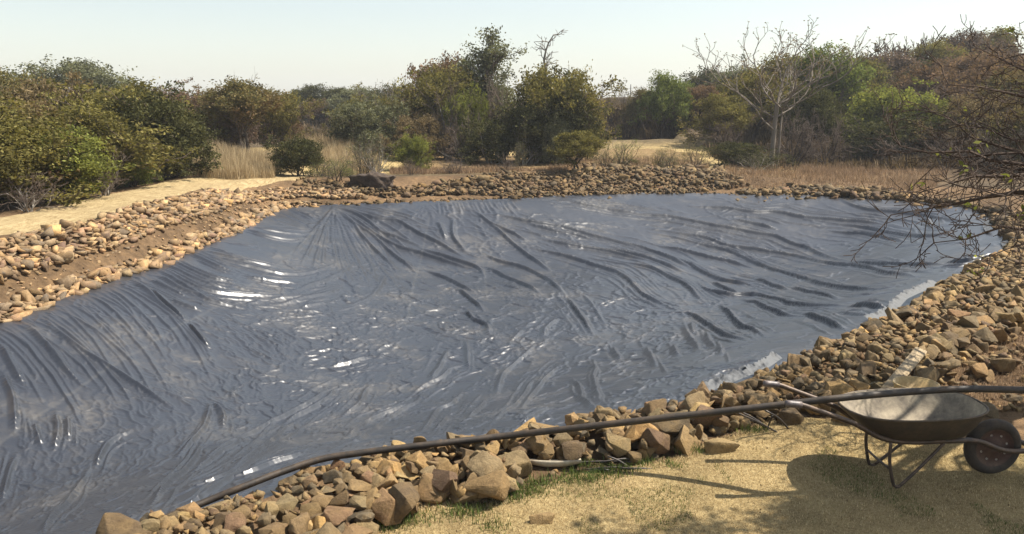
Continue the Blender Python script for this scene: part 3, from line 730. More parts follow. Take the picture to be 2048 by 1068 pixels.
# all other stones as one mass
VV = []; FF = []; MI = []; off = 0
for i, (x, y, z, sz, M, pid, zone, s3) in enumerate(ROCKS):
    if i in single: continue
    t = proj([x, y, z])[2]
    if zone == 'near' and sz/t > .013:
        V, F = HI[pid % len(HI)]
    else: V, F = LO[pid % len(LO)]
    rs = np.random.default_rng(i); el = np.array([1.15, rs.uniform(.75, 1.15), rs.uniform(.6, 1.05)]) if zone != 'near' else 1.0
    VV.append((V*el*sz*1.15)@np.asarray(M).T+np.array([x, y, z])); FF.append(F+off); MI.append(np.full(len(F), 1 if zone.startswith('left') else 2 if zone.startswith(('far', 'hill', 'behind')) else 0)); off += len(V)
me = np_mesh('loose_rocks', np.concatenate(VV), np.concatenate(FF), False, [M_STONES, M_PALE, M_SHADED], np.concatenate(MI))
o = link('loose_rocks', me)
tag(o, 'brown stones packed along the banks all round the pond', 'rocks', kind='stuff')
print('rocks', len(ROCKS), 'single', len(SINGLE), 'tris', sum(len(f) for f in FF))
# ------------------------------------------------------------------ plants
def tubes(segs, sides):
    """segs: arrays p0,p1 (n,3), r0,r1 (n)"""
    p0, p1, r0, r1 = segs; n = len(p0)
    d = p1-p0; d = d/(np.linalg.norm(d, axis=1, keepdims=True)+1e-9)
    up = np.where(np.abs(d[:, 2:3]) < .9, np.array([[0, 0, 1.]]), np.array([[1., 0, 0]]))
    u = np.cross(d, up); u /= np.linalg.norm(u, axis=1, keepdims=True)+1e-9; v = np.cross(d, u)
    a = np.arange(sides)/sides*2*np.pi; c, s = np.cos(a), np.sin(a)
    ring = u[:, None]*c[None, :, None]+v[:, None]*s[None, :, None]
    V = np.concatenate([p0[:, None]+ring*r0[:, None, None], p1[:, None]+ring*r1[:, None, None]], 1).reshape(-1, 3)
    b = (np.arange(n)*sides*2)[:, None]; k = np.arange(sides); k2 = (k+1) % sides
    F = np.stack([b+k, b+k2, b+k2+sides, b+k+sides], -1).reshape(-1, 4)
    return V, F
class Sk:
    def __init__(s, seed): s.r = np.random.default_rng(seed); s.seg = []; s.tips = []
    def limb(s, p, d, L, r0, r1, n=5, wob=.18, up=.0):
        p = np.array(p, float); d = np.array(d, float); d /= np.linalg.norm(d); pts = [p.copy()]
        for i in range(n):
            d = d+s.r.normal(0, wob, 3)+np.array([0, 0, up]); d /= np.linalg.norm(d)
            q = p+d*L/n; a = r0+(r1-r0)*i/n; b = r0+(r1-r0)*(i+1)/n
            s.seg.append((p, q, a, b)); p = q; pts.append(p.copy())
        return pts, d
    def grow(s, p, d, L, r, lev, kids=4, ratio=.62, spread=.8, wob=.18, up=.06, n=4, start=.25, minr=.006):
        pts, de = s.limb(p, d, L, r, max(minr, r*.45), n, wob, up)
        if lev == 0: s.tips += [(pts[k], de) for k in range(1, len(pts))]; return
        for k in range(kids):
            f = start+(1-start)*(k+s.r.random()*.8)/kids; f = min(f, .999)*(len(pts)-1); i = int(f)
            q = pts[i]+(pts[min(i+1, len(pts)-1)]-pts[i])*(f-i)
            dd = pts[min(i+1, len(pts)-1)]-pts[i]; dd = dd/(np.linalg.norm(dd)+1e-9)
            t = s.r.normal(0, 1, 3); t -= t@dd*dd; t /= np.linalg.norm(t)+1e-9
            a = spread*s.r.uniform(.6, 1.25)
            s.grow(q, dd*math.cos(a)+t*math.sin(a)+np.array([0, 0, up*2]), L*ratio*s.r.uniform(.7, 1.2), max(minr, r*.5), lev-1, kids, ratio, spread, wob, up, max(2, n-1), start, minr)
        s.tips.append((pts[-1], de))
    def wood(s, minr=None):
        p0 = np.array([a[0] for a in s.seg]); p1 = np.array([a[1] for a in s.seg]); r0 = np.array([a[2] for a in s.seg]); r1 = np.array([a[3] for a in s.seg])
        big = r0 > np.max(r0)*.45
        V1, F1 = tubes((p0[big], p1[big], r0[big], r1[big]), 6) if big.any() else (np.zeros((0, 3)), np.zeros((0, 4), int))
        V2, F2 = tubes((p0[~big], p1[~big], r0[~big], r1[~big]), 3) if (~big).any() else (np.zeros((0, 3)), np.zeros((0, 4), int))
        return (V1, F1), (V2, F2)
def leaves(cent, per, sig, size, seed, tint_sd=.25, asp=.5, squash=.8):
    """clusters of small folded blades about each centre"""
    r = np.random.default_rng(seed); cent = np.asarray(cent); n = len(cent)*per
    g = r.normal(0, 1, (n, 3)); g *= np.array([1, 1, squash])
    c = np.repeat(cent, per, 0)+g*sig*np.repeat(r.uniform(.6, 1.3, len(cent)), per)[:, None]
    a = r.normal(0, 1, (n, 3)); a /= np.linalg.norm(a, axis=1, keepdims=True)
    b = np.cross(a, r.normal(0, 1, (n, 3))); b /= np.linalg.norm(b, axis=1, keepdims=True)+1e-9
    s = size*r.uniform(.6, 1.35, n)[:, None]
    V = np.stack([c-a*s*.5, c+b*s*asp*.5, c+a*s*.5, c-b*s*asp*.5], 1).reshape(-1, 3)
    F = np.arange(n*4).reshape(-1, 4)
    tint = np.repeat(np.repeat(1+r.normal(0, tint_sd, len(cent)), per)+r.normal(0, .12, n), 4)
    return V, F, np.clip(tint, .35, 1.9)
def leaf_mat(name, c, c2, trans=.35, tip=None, tcol=(1.25, 1.2, .7)):
    m = bpy.data.materials.new(name); m.use_nodes = True; nt = m.node_tree; nt.nodes.clear()
    out = N(nt, 'ShaderNodeOutputMaterial'); a = attr(nt)
    gi = N(nt, 'ShaderNodeNewGeometry')
    col = mix(nt, gi.outputs['Random Per Island'], c, c2)
    col = mix(nt, 1.0, col, a.outputs['Color'], 'MULTIPLY')
    if tip is not None: col = mix(nt, ramp(nt, noise(nt, .9, 2, .5, pos(nt, True)), [(.5, (0,)*3), (.62, (1,)*3)]), col, tip)
    d = N(nt, 'ShaderNodeBsdfDiffuse'); t = N(nt, 'ShaderNodeBsdfTranslucent'); nt.links.new(col, d.inputs[0])
    tc = mix(nt, 1.0, col, tcol, 'MULTIPLY'); nt.links.new(tc, t.inputs[0])
    mx = N(nt, 'ShaderNodeMixShader'); mx.inputs[0].default_value = trans
    nt.links.new(d.outputs[0], mx.inputs[1]); nt.links.new(t.outputs[0], mx.inputs[2])
    nt.links.new(mx.outputs[0], out.inputs[0]); return m
def wood_mat(name, c, c2):
    m, nt, b = mat(name); P = pos(nt); n1 = noise(nt, 30, 4, .7, P); n2 = noise(nt, 3, 3, .6, P)
    nt.links.new(mix(nt, mth(nt, 'ADD', mth(nt, 'MULTIPLY', n1, .6), mth(nt, 'MULTIPLY', n2, .5)), c, c2), b.inputs['Base Color'])
    b.inputs['Roughness'].default_value = .9; b.inputs['Specular IOR Level'].default_value = .2; bump(nt, b, n1, .5, .01); return m
LM_ = dict(
 olive=leaf_mat('olive_foliage', (.110, .104, .034), (.195, .165, .060)),
 dark=leaf_mat('dark_foliage', (.052, .055, .024), (.100, .096, .042), .25),
 green=leaf_mat('green_foliage', (0.094, 0.123, 0.038), (0.167, 0.186, 0.061), .4),
 lime=leaf_mat('lime_foliage', (.135, .155, .040), (.215, .22, .065), .45),
 grey=leaf_mat('grey_green_foliage', (0.104, 0.109, 0.061), (0.189, 0.189, 0.116), .3),
 yellow=leaf_mat('yellow_foliage', (.20, .165, .05), (.28, .23, .08), .4),
 rust=leaf_mat('rusty_foliage', (.125, .080, .052), (.20, .130, .085), .3),
 purple=leaf_mat('purplish_foliage', (0.099, 0.070, 0.055), (0.160, 0.113, 0.087), .25),
 brown=leaf_mat('brown_foliage', (0.128, 0.096, 0.052), (0.203, 0.152, 0.084), .25),
 mixed=leaf_mat('olive_and_brown_foliage', (0.096, 0.096, 0.041), (0.189, 0.145, 0.065), .3, (0.174, 0.109, 0.061)),
)
W_DARK = wood_mat('dark_bark', (.035, .026, .020), (.085, .066, .050))
W_GREY = wood_mat('grey_bark', (.16, .14, .12), (.30, .27, .23))
W_TWIG = wood_mat('dry_twigs', (.085, .062, .048), (.17, .13, .10))
W_PALE = wood_mat('pale_bark', (.10, .082, .066), (.22, .185, .145))
PRO = {}
def finish(name, sk, leaf=None, twig_in_crown=True):
    (V1, F1), (V2, F2) = sk.wood()
    allv = np.concatenate([V1, V2]+([leaf[0]] if leaf else []))
    ref = leaf[0] if leaf else allv; q_ = 4 if leaf else 1
    lo = np.percentile(ref[:, :2], q_, 0); hi = np.percentile(ref[:, :2], 100-q_, 0)
    zt = np.percentile(allv[:, 2], 99.6); w = max(hi-lo); cx, cy = (lo+hi)/2*0
    sc = np.array([1/w, 1/w, 1/zt])
    parts = []; n1_ = len(V1)
    parts.append(('trunk', np_mesh('trunk', np.concatenate([V1, V2])*sc, [F1, F2+n1_] if len(F2) else F1, False, [W_DARK, W_TWIG], np.concatenate([np.zeros(len(F1)), np.ones(len(F2))]).astype(int))))
    if leaf: parts.append(('crown', np_mesh('crown', leaf[0]*sc, leaf[1], False, [LM_['olive']], None, leaf[2][:, None]*np.ones((1, 3)))))
    PRO[name] = parts
def lobes(r, n, rad, lo, hi, zc, zr, R):
    """clump centres on the skins of n overlapping rounded lobes"""
    out = []
    for k in range(n):
        a = r.uniform(0, 6.28); u = r.uniform(.25, 1)**.5; e = r.uniform(lo, hi)
        c = np.array([math.cos(a)*R*u*math.cos(e*.9), math.sin(a)*R*u*math.cos(e*.9), zc+zr*math.sin(e)])
        q = r.uniform(rad*.65, rad*1.3); m = int(30*(q/rad)**2)
        d = r.normal(0, 1, (m, 3)); d /= np.linalg.norm(d, axis=1, keepdims=True)
        out.append(c+d*q*np.array([1, 1, .8])*r.uniform(.35, 1.30, (m, 1)))
    return np.concatenate(out)
def bush(seed, stems=7, lev=2, per=34, size=.05, dense=24):
    s = Sk(seed)
    for i in range(stems):
        a = i/stems*2*math.pi+s.r.uniform(-.3, .3); e = s.r.uniform(.2, .8)
        s.grow((s.r.normal(0, .05), s.r.normal(0, .05), 0), (math.cos(a)*e, math.sin(a)*e, .9), s.r.uniform(.5, .72), .013, 3, 3, .6, .8, .16, .05, 4, .12, .003)
    t = lobes(s.r, dense, .17, -.5, 1.15, .40, .44, .44); t = t[t[:, 2] > .03]
    tp = np.array([q[0] for q in s.tips]); tp = tp[s.r.permutation(len(tp))[:330]]
    t = np.concatenate([t, tp])
    return s, leaves(t, per, .034, size, seed+1, .30)
def tree(seed, trunk=.38, forks=5, lev=2, per=30, size=.045, flat=.5, nl=17):
    s = Sk(seed); r = s.r; ns = r.integers(1, 3)
    for k in range(ns):
        pts, d = s.limb((r.normal(0, .02)*ns, r.normal(0, .02)*ns, 0), (r.normal(0, .14), r.normal(0, .14), 1), trunk, .026/ns**.4, .018/ns**.4, 4, .08, .02)
        for i in range(max(3, forks//ns+1)):
            a = r.uniform(0, 6.28)
            s.grow(pts[-1-(i % 2)], (math.cos(a)*r.uniform(.4, 1.2), math.sin(a)*r.uniform(.4, 1.2), flat+r.uniform(0, .6)), .42, .012, lev, 5, .6, .75, .15, .03, 4, .25, .003)
    t = lobes(r, nl, .15, -.15, 1.45, trunk+.18, (1-trunk)*.62, .42); t = t[t[:, 2] > trunk*.7]
    tp = np.array([q[0] for q in s.tips]); tp = tp[r.permutation(len(tp))[:330]]
    return s, leaves(np.concatenate([t, tp]), per, .034, size, seed+1, .28)
def oldbush(seed, stems=7, per=8, sig=.10, size=.06):
    s = Sk(seed)
    for i in range(stems):
        a = i/stems*2*math.pi+s.r.uniform(-.3, .3); e = s.r.uniform(.25, .7)
        s.grow((s.r.normal(0, .08), s.r.normal(0, .08), 0), (math.cos(a)*e, math.sin(a)*e, .9), s.r.uniform(.75, 1.1)*1.15, .018, 2, 4, .55, .8, .16, .05, 4, .12, .004)
    t = np.array([q[0] for q in s.tips]); t = t[t[:, 2] > .15]; idx = s.r.permutation(len(t))[:700]
    return s, leaves(t[idx], per, sig*.62, size*.6, seed+1, .28)
for i, sd in enumerate([11, 12, 13, 14]):
    s, l = bush(sd, 7+i, 2, 26, .032, 21+2*i); finish(f'bush{i}', s, l)
for i, sd in enumerate([21, 22, 23, 24]):
    s, l = tree(sd, [.36, .3, .42, .25][i], 7, 2, 26, .031, .45, 13+2*i); finish(f'tree{i}', s, l)
for i, sd in enumerate([31, 32]):      # flat-topped thorn tree
    s, l = tree(sd, .5, 8, 2, 28, .028, .12, 16); finish(f'flat{i}', s, l)
for i, sd in enumerate([41, 42, 43]):  # sparse see-through shrub
    s, l = oldbush(sd, 8, 9); finish(f'wisp{i}', s, l)
for i, sd in enumerate([51, 52, 53]):  # leafless tangle of twigs
    s = Sk(sd)
    for k in range(9):
        a = k/9*6.28; e = s.r.uniform(.2, .8)
        s.grow((s.r.normal(0, .06), s.r.normal(0, .06), 0), (math.cos(a)*e, math.sin(a)*e, .9), 1.1, .022, 3, 4, .55, .7, .2, .03, 4, .15, .004)
    finish(f'twig{i}', s)
s = Sk(61); r = s.r                      # tall slim tree with small leaves
pts, d = s.limb((0, 0, 0), (-.05, 0, 1), 1.9, .05, .03, 6, .07, .02)
for k in range(17):
    q = pts[2+k % 5]; a = r.uniform(0, 6.28); s.grow(q, (math.cos(a)*.5, math.sin(a)*.5, .9), .62, .022, 2, 4, .6, .7, .16, .05, 4, .25)
t = np.array([q[0] for q in s.tips]); idx = r.permutation(len(t))[:460]
finish('slim', s, leaves(t[idx], 22, .085, .06, 62, .25))
s = Sk(71); r = s.r                      # dead forked tree
P0, d = s.limb((0, 0, 0), (.12, 0, 1), .9, .055, .045, 4, .08)
P1, d1 = s.limb(P0[-1], (.9, 0, .9), .55, .045, .035, 4, .12)
P2, d2 = s.limb(P1[-1], (.15, 0, 1), .9, .034, .012, 6, .25, .05)
P3, d3 = s.limb(P1[-1], (1, 0, .25), .6, .026, .01, 5, .25, .02)
P4, d4 = s.limb(P1[2], (.9, .2, .2), .5, .018, .007, 5, .25)
for P in (P2, P3, P4):
    for q in P[1:]:
        for k in range(3): s.grow(q, r.normal(0, 1, 3)*np.array([.8, .5, .4])+np.array([.1, 0, .6]), .22, .010, 1, 3, .6, .8, .3, .05, 3, .2, .005)
finish('dead', s)
s = Sk(81); r = s.r                      # bare tree with long upturned branches and knobs of buds at the tips
P0, d = s.limb((0, 0, 0), (0, 0, 1), .55, .013, .010, 5, .012)
P0b, d = s.limb((.03, .02, 0), (.05, .02, 1), .5, .007, .005, 5, .02)
buds = []
def coral(p, d, L, r0, lev):
    pts, de = s.limb(p, d, L, r0, r0*.62, 5, .10, .085)
    if lev == 0: buds.append(pts[-1]); return
    for k in range(2 if lev > 1 else 2):
        t = r.normal(0, 1, 3); t -= t@de*de; t /= np.linalg.norm(t); a = r.uniform(.25, .6)
        coral(pts[-1] if k == 0 else pts[3], de*math.cos(a)+t*math.sin(a), L*r.uniform(.62, .85), max(.0017, r0*.70), lev-1)
    if r.random() < .7:
        t = r.normal(0, 1, 3); a = .7; coral(pts[2], de*math.cos(a)+t/np.linalg.norm(t)*math.sin(a), L*.55, max(.0017, r0*.5), max(0, lev-2))
for k in range(9):
    a = k/9*6.28+r.uniform(-.2, .2); coral(P0[-1-(k % 3)] if k < 6 else P0b[-1], (math.cos(a)*1.0, math.sin(a)*.9, r.uniform(.45, .95)), .27, .0060, 4)
coral(P0[-1], (0, 0, 1), .3, .0058, 4)
finish('coral', s, leaves(np.array(buds), 4, .005, .010, 82, .2, .8))
s = Sk(91); r = s.r                      # small tree with bare see-through umbrella
P0, d = s.limb((0, 0, 0), (0, 0, 1), .5, .03, .022, 4, .05)
for k in range(8):
    a = k/8*6.28; s.grow(P0[-1], (math.cos(a), math.sin(a), .45), .42, .014, 3, 4, .55, .6, .16, .05, 3, .25, .005)
finish('barespread', s)
PART_LABEL = {}
PLANTS = []
def plant(kind, px, t, wpx, top, leafm, name, cat, label, group=None, bark=None, twig=None, base=None, rz=None, depth=1.0):
    P = at_t(px, base if base is not None else 300, t); x, y = P[0], P[1]
    gz = ground_z(x, y)-.05; r_ = ray(px, top); zt = CAMZ+r_[2]*(y/r_[1]); h = max(.4, zt-gz); w = wpx/FPX*t
    o = empty(name, (x, y, gz), random.uniform(0, 6.28) if rz is None else rz); tag(o, label, cat, group)
    for pn, me in PRO[kind]:
        c = link(pn, me, o); c.scale = (w, w*depth, h)
        ml = {'trunk': bark, 'crown': LM_.get(leafm)}[pn]
        if ml is not None:
            c.material_slots[0].link = 'OBJECT'; c.material_slots[0].material = ml
        if pn == 'trunk' and twig is not None:
            c.material_slots[1].link = 'OBJECT'; c.material_slots[1].material = twig
    PLANTS.append((name, x, y, gz, h)); return o
# kind, px, distance, width px, top py, foliage, name, category, label
T = 'trees on the rise beyond the pond'; B = 'bushes along the straw path'; R = 'trees on the right hillside'; Q = 'shrubs on the far bank'
LIST = [
# ---- left, nearest first
('bush0', -40, 13.5, 300, 215, 'olive', 'bush', 'bush', 'olive green bush cut by the left edge of the photo', B),
('bush2', 95, 14.5, 190, 262, 'lime', 'bush', 'bush', 'yellow-green low bush at the left end of the path', B),
('bush1', 10, 15.5, 230, 190, 'mixed', 'bush', 'bush', 'brownish olive bush standing behind the leftmost bush', B),
('bush3', 165, 17.5, 250, 205, 'olive', 'bush', 'bush', 'broad olive bush with a rounded top over the left path', B),
('twig0', 205, 15.6, 150, 300, None, 'twiggy_bush', 'dry shrub', 'grey leafless twiggy shrub between green bushes at the path edge', B),
('twig1', 40, 13.0, 190, 340, None, 'twiggy_bush', 'dry shrub', 'grey dry brushwood low at the left edge of the path', B),
('bush2', 235, 20, 200, 172, 'olive', 'bush', 'bush', 'tall olive bush rising highest above the left path', B),
('bush0', 305, 19.5, 190, 178, 'dark', 'bush', 'bush', 'dark dense green bush at the end of the left thicket', B),
('bush1', 350, 20.2, 130, 236, 'dark', 'bush', 'bush', 'dark green bush overhanging the straw path', B),
('bush3', 262, 17.6, 70, 290, 'green', 'bush', 'bush', 'small bright green bush tucked at the path edge', B),
('bush0', 120, 21, 200, 158, 'brown', 'bush', 'bush', 'brown dry bush behind the olive bushes on the left', B),
('bush1', 60, 24, 170, 160, 'mixed', 'bush', 'bush', 'brown and olive bush below the flat-topped tree', B),
('flat0', 148, 42, 215, 122, 'grey', 'thorn_tree', 'tree', 'large grey-green flat-topped tree rising above the left thicket', T),
('bush1', 5, 36, 150, 145, 'olive', 'tree', 'tree', 'olive tree against the sky at the far left edge', T),
('tree3', 265, 34, 110, 175, 'mixed', 'tree', 'tree', 'small tree poking above the tall olive bush', T),
('bush2', 345, 36, 110, 178, 'purple', 'bush', 'bush', 'purplish dry bush right of the left thicket', T),
('bush3', 395, 34, 130, 182, 'rust', 'bush', 'bush', 'reddish brown rounded bush behind the tall dry grass', T),
('bush0', 430, 38, 110, 180, 'brown', 'bush', 'bush', 'brown bush left of the small bare-topped tree', T),
('bush2', 455, 31, 110, 215, 'purple', 'bush', 'bush', 'dark reddish bush behind the trunk of the lone tree', T),
('tree1', 497, 29, 130, 162, 'mixed', 'tree', 'tree', 'olive and rust tree with a thin dark trunk above dry grass', T),
('twig2', 488, 30, 70, 152, None, 'bare_tree', 'bare tree', 'leafless grey treetop sticking up behind the lone tree', T),
('bush1', 548, 33, 100, 182, 'olive', 'bush', 'bush', 'olive bush on the right of the lone thin-trunked tree', T),
('bush3', 560, 36, 80, 200, 'rust', 'bush', 'bush', 'rusty bush at the right end of the left tree line', T),
('tree0', 632, 62, 85, 170, 'dark', 'tree', 'tree', 'dark round-topped tree on the low ridge in the gap', T),
('tree2', 608, 66, 50, 178, 'dark', 'tree', 'tree', 'leftmost dark tree on the low ridge in the gap', T),
('bush0', 640, 55, 50, 200, 'rust', 'bush', 'bush', 'reddish bush below the dark trees on the low ridge', T),
('bush1', 620, 56, 46, 208, 'dark', 'bush', 'bush', 'dark low bush left of the reddish bush on the ridge', T),
('tree1', 680, 60, 60, 176, 'dark', 'tree', 'tree', 'dark tree right of the round one on the low ridge', T),
('tree3', 725, 55, 110, 176, 'grey', 'tree', 'tree', 'grey-green spreading tree behind the bare coral twigs', T),
('tree0', 790, 50, 80, 172, 'dark', 'tree', 'tree', 'dark green tree behind the yellow-green central bush', T),
('bush2', 700, 52, 60, 215, 'purple', 'bush', 'bush', 'dark purplish bush at the foot of the low ridge trees', T),
('coral', 765, 40, 110, 158, None, 'bare_tree', 'bare tree', 'small bare coral-like tree with upturned twigs against the sky', T),
('twig0', 826, 38, 60, 150, None, 'bare_tree', 'bare tree', 'thin leafless tree left of the tall rust-tipped bush', T),
# ---- centre clump
('bush0', 742, 31, 120, 196, 'grey', 'bush', 'bush', 'light grey-green bush at the left of the central clump', T),
('bush3', 745, 33, 110, 190, 'olive', 'bush', 'bush', 'olive bush just behind the light grey-green one', T),
('tree2', 800, 34, 110, 200, 'mixed', 'tree', 'tree', 'low brownish olive tree at the left of the central clump', T),
('bush2', 885, 36, 120, 118, 'rust', 'tree', 'tree', 'rust-tipped tall tree on the left of the central clump', T),
('bush1', 905, 33, 140, 138, 'olive', 'tree', 'tree', 'olive green tree in the middle of the central clump', T),
('twig1', 893, 30.5, 130, 160, None, 'twiggy_bush', 'dry shrub', 'large grey leafless bush in the middle of the central clump', T),
('bush0', 935, 30.5, 70, 175, 'lime', 'bush', 'bush', 'bright yellow-green bush glowing in the central clump', T),
('slim', 1000, 33, 95, 62, 'grey', 'tall_tree', 'tree', 'tallest slim leafy tree rising from the central clump', T),
('twig2', 1000, 31, 120, 150, None, 'twiggy_bush', 'dry shrub', 'grey twiggy bush below the tallest tree', T),
('dead', 1035, 31, 110, 62, None, 'dead_tree', 'dead tree', 'dead grey tree with a forked leaning bough against the sky', T),
('bush1', 1105, 30, 150, 138, 'olive', 'bush', 'bush', 'big round olive bush at the right of the central clump', T),
('bush3', 1110, 29.5, 140, 172, 'dark', 'bush', 'bush', 'dark green lower bush in front of the big round bush', T),
('bush2', 1060, 29.0, 110, 205, 'dark', 'bush', 'bush', 'dark shaded bush under the dead tree', T),
('bush0', 985, 29.2, 110, 235, 'dark', 'bush', 'bush', 'dark low bush at the foot of the grey twiggy bush', T),
('bush2', 1170, 31, 50, 182, 'yellow', 'bush', 'bush', 'yellow-leaved bush at the right edge of the central clump', T),
('bush0', 1112, 28.4, 50, 232, 'grey', 'bush', 'bush', 'small grey-green bush at the foot of the big round one', T),
('twig0', 925, 29.5, 120, 220, None, 'twiggy_bush', 'dry shrub', 'low grey brush at the foot of the bright yellow-green bush', T),
('bush1', 838, 29.8, 90, 232, 'brown', 'bush', 'bush', 'brown shaded bush behind the small bright green bush', T),
# ---- shrubs on the bank
('bush0', 592, 22.3, 88, 272, 'dark', 'shrub', 'shrub', 'dark rounded shrub at the corner where the path ends', Q),
('wisp0', 560, 22.9, 40, 290, 'olive', 'shrub', 'shrub', 'thin sprig of a shrub behind the dark corner shrub', Q),
('wisp1', 672, 21.6, 80, 298, 'green', 'shrub', 'shrub', 'airy green shrub left of the old stump wall', Q),
('wisp2', 640, 22.6, 60, 300, 'olive', 'shrub', 'shrub', 'olive see-through shrub beside the dark corner shrub', Q),
('wisp0', 748, 23.4, 90, 262, 'grey', 'shrub', 'shrub', 'grey-green wispy shrub rising behind the stone block', Q),
('wisp1', 725, 23.6, 60, 255, 'grey', 'shrub', 'shrub', 'taller wispy shrub left of the small bright green one', Q),
('bush3', 826, 26.0, 58, 268, 'lime', 'shrub', 'shrub', 'small bright green leafy shrub below the central clump', Q),
('twig1', 822, 24.2, 50, 312, None, 'dry_shrub', 'dry shrub', 'reddish bare shrub right of the stone block', Q),
('twig2', 905, 24.6, 60, 316, None, 'dry_shrub', 'dry shrub', 'low bare shrub above the middle of the far stones', Q),
('twig0', 1010, 25.0, 50, 305, None, 'dry_shrub', 'dry shrub', 'thin bare shrub left of the yellow-green small tree', Q),
('wisp2', 1038, 26.0, 26, 262, 'grey', 'shrub', 'shrub', 'single upright leafy stem in front of the central clump', Q),
('tree1', 1153, 25.0, 78, 262, 'olive', 'small_tree', 'small tree', 'small yellowish tree with several stems on the far bank', Q),
('wisp0', 1243, 27.5, 76, 272, 'green', 'shrub', 'shrub', 'leafy green shrub in front of the dark cutting', Q),
('wisp1', 1212, 27.0, 46, 285, 'grey', 'shrub', 'shrub', 'pale shrub left of the leafy one before the cutting', Q),
('wisp2', 1325, 27.5, 56, 285, 'olive', 'shrub', 'shrub', 'olive see-through shrub right of the dark cutting', Q),
('wisp0', 1345, 26.5, 60, 300, 'grey', 'shrub', 'shrub', 'low pale shrub above the right end of the far stones', Q),
('wisp1', 1390, 28.5, 56, 275, 'olive', 'shrub', 'shrub', 'sparse olive shrub midway between cutting and bare tree', Q),
('wisp1', 1280, 26, 40, 318, 'brown', 'shrub', 'shrub', 'small brown shrub on the straw beyond the far stones', Q),
# ---- slope in the middle right
('tree3', 1326, 41, 80, 148, 'green', 'tree', 'tree', 'light green feathery tree with one dark trunk on the slope', T),
('tree0', 1370, 44, 60, 165, 'green', 'tree', 'tree', 'green tree just right of the feathery one on the slope', T),
('tree2', 1290, 42, 56, 178, 'mixed', 'tree', 'tree', 'thin brown-green tree left of the feathery one', T),
('wisp2', 1216, 44, 50, 185, 'brown', 'small_tree', 'small tree', 'sparse brown small tree on the open slope', T),
('twig1', 1245, 60, 34, 172, None, 'bare_tree', 'bare tree', 'small bare tree on the ridge beside the fence', T),
('tree1', 1400, 42, 70, 172, 'rust', 'tree', 'tree', 'rusty-leaved tree left of the pale bare tree', R),
('tree0', 1432, 36, 100, 190, 'olive', 'tree', 'tree', 'olive tree behind the lower left of the pale bare tree', R),
('bush3', 1435, 56, 120, 132, 'dark', 'tree', 'tree', 'dark tree on the skyline left of the pale bare tree', R),
('bush2', 1480, 52, 110, 138, 'grey', 'tree', 'tree', 'grey-green skyline tree behind the pale bare tree', R),
('coral', 1545, 30, 285, 34, None, 'bare_tree', 'bare tree', 'large pale bare tree with spreading budded branches against the sky', R),
('tree2', 1500, 38, 120, 150, 'olive', 'tree', 'tree', 'olive tree seen through the pale bare branches', R),
('tree1', 1560, 42, 130, 112, 'olive', 'tree', 'tree', 'tall olive tree directly behind the pale bare tree', R),
('tree0', 1625, 40, 130, 95, 'green', 'tree', 'tree', 'tall green tree right behind the pale bare tree', R),
('bush0', 1680, 46, 120, 105, 'olive', 'tree', 'tree', 'rounded olive tree on the skyline right of the pale bare tree', R),
('tree3', 1620, 34, 90, 175, 'dark', 'tree', 'tree', 'dark green tree low behind the pale bare tree', R),
('bush1', 1480, 29.5, 100, 285, 'dark', 'bush', 'bush', 'dark olive bush at the foot of the pale bare tree', R),
('wisp0', 1512, 28.0, 90, 300, 'grey', 'shrub', 'shrub', 'grey-green shrub before the trunk of the pale bare tree', R),
('twig2', 1590, 31, 110, 215, None, 'twiggy_bush', 'dry shrub', 'bare brown shrub right of the pale bare trunk', R),
('twig0', 1655, 31, 110, 225, None, 'twiggy_bush', 'dry shrub', 'dark bare shrub left of the glowing green clump', R),
('twig1', 1450, 33, 110, 240, None, 'twiggy_bush', 'dry shrub', 'bare brown shrub left of the pale bare trunk', R),
('wisp1', 1610, 33, 80, 245, 'rust', 'shrub', 'shrub', 'reddish dry shrub behind the bare brown ones', R),
('bush1', 1755, 35, 130, 178, 'lime', 'bush', 'bush', 'sunlit yellow-green bush, left half of the bright clump', R),
('bush3', 1830, 34, 150, 188, 'lime', 'bush', 'bush', 'sunlit yellow-green bush, right half of the bright clump', R),
('bush0', 1795, 32.5, 170, 232, 'dark', 'bush', 'bush', 'dark green shaded bush under the bright clump', R),
('twig2', 1800, 31, 140, 275, None, 'twiggy_bush', 'dry shrub', 'brown stems and twigs below the bright clump', R),
('bush2', 1745, 50, 130, 105, 'purple', 'tree', 'tree', 'purplish tree on the skyline above the bright clump', R),
('barespread', 1798, 54, 105, 72, None, 'bare_tree', 'bare tree', 'bare spreading umbrella tree on the right skyline', R),
('bush0', 1820, 46, 110, 130, 'dark', 'tree', 'tree', 'dark green tree right under the bare umbrella tree', R),
('flat1', 1855, 52, 120, 84, 'olive', 'tree', 'tree', 'flat olive tree right of the bare umbrella tree', R),
('bush1', 1900, 54, 110, 66, 'purple', 'tree', 'tree', 'reddish purple tree near the top of the right hill', R),
('tree0', 1968, 56, 110, 58, 'olive', 'tree', 'tree', 'olive tree crowning the right hill', R),
('bush3', 1850, 42, 130, 120, 'rust', 'tree', 'tree', 'rust brown tree above the right half of the bright clump', R),
('bush2', 1935, 45, 130, 105, 'rust', 'tree', 'tree', 'rust red tree left of the pinkish one on the right hill', R),
('bush0', 2010, 48, 130, 95, 'purple', 'tree', 'tree', 'purple-brown tree at the upper right edge', R),
('bush1', 1985, 38, 130, 115, 'rust', 'tree', 'tree', 'pinkish brown tree behind the near bare branches', R),
('bush3', 1905, 37, 120, 175, 'purple', 'bush', 'bush', 'purplish bush right of the bright clump', R),
('bush2', 2040, 34, 150, 140, 'mixed', 'tree', 'tree', 'brown and olive tree at the right edge of the photo', R),
('bush1', 1960, 31, 140, 190, 'brown', 'bush', 'bush', 'brown bush behind the near bare branches', R),
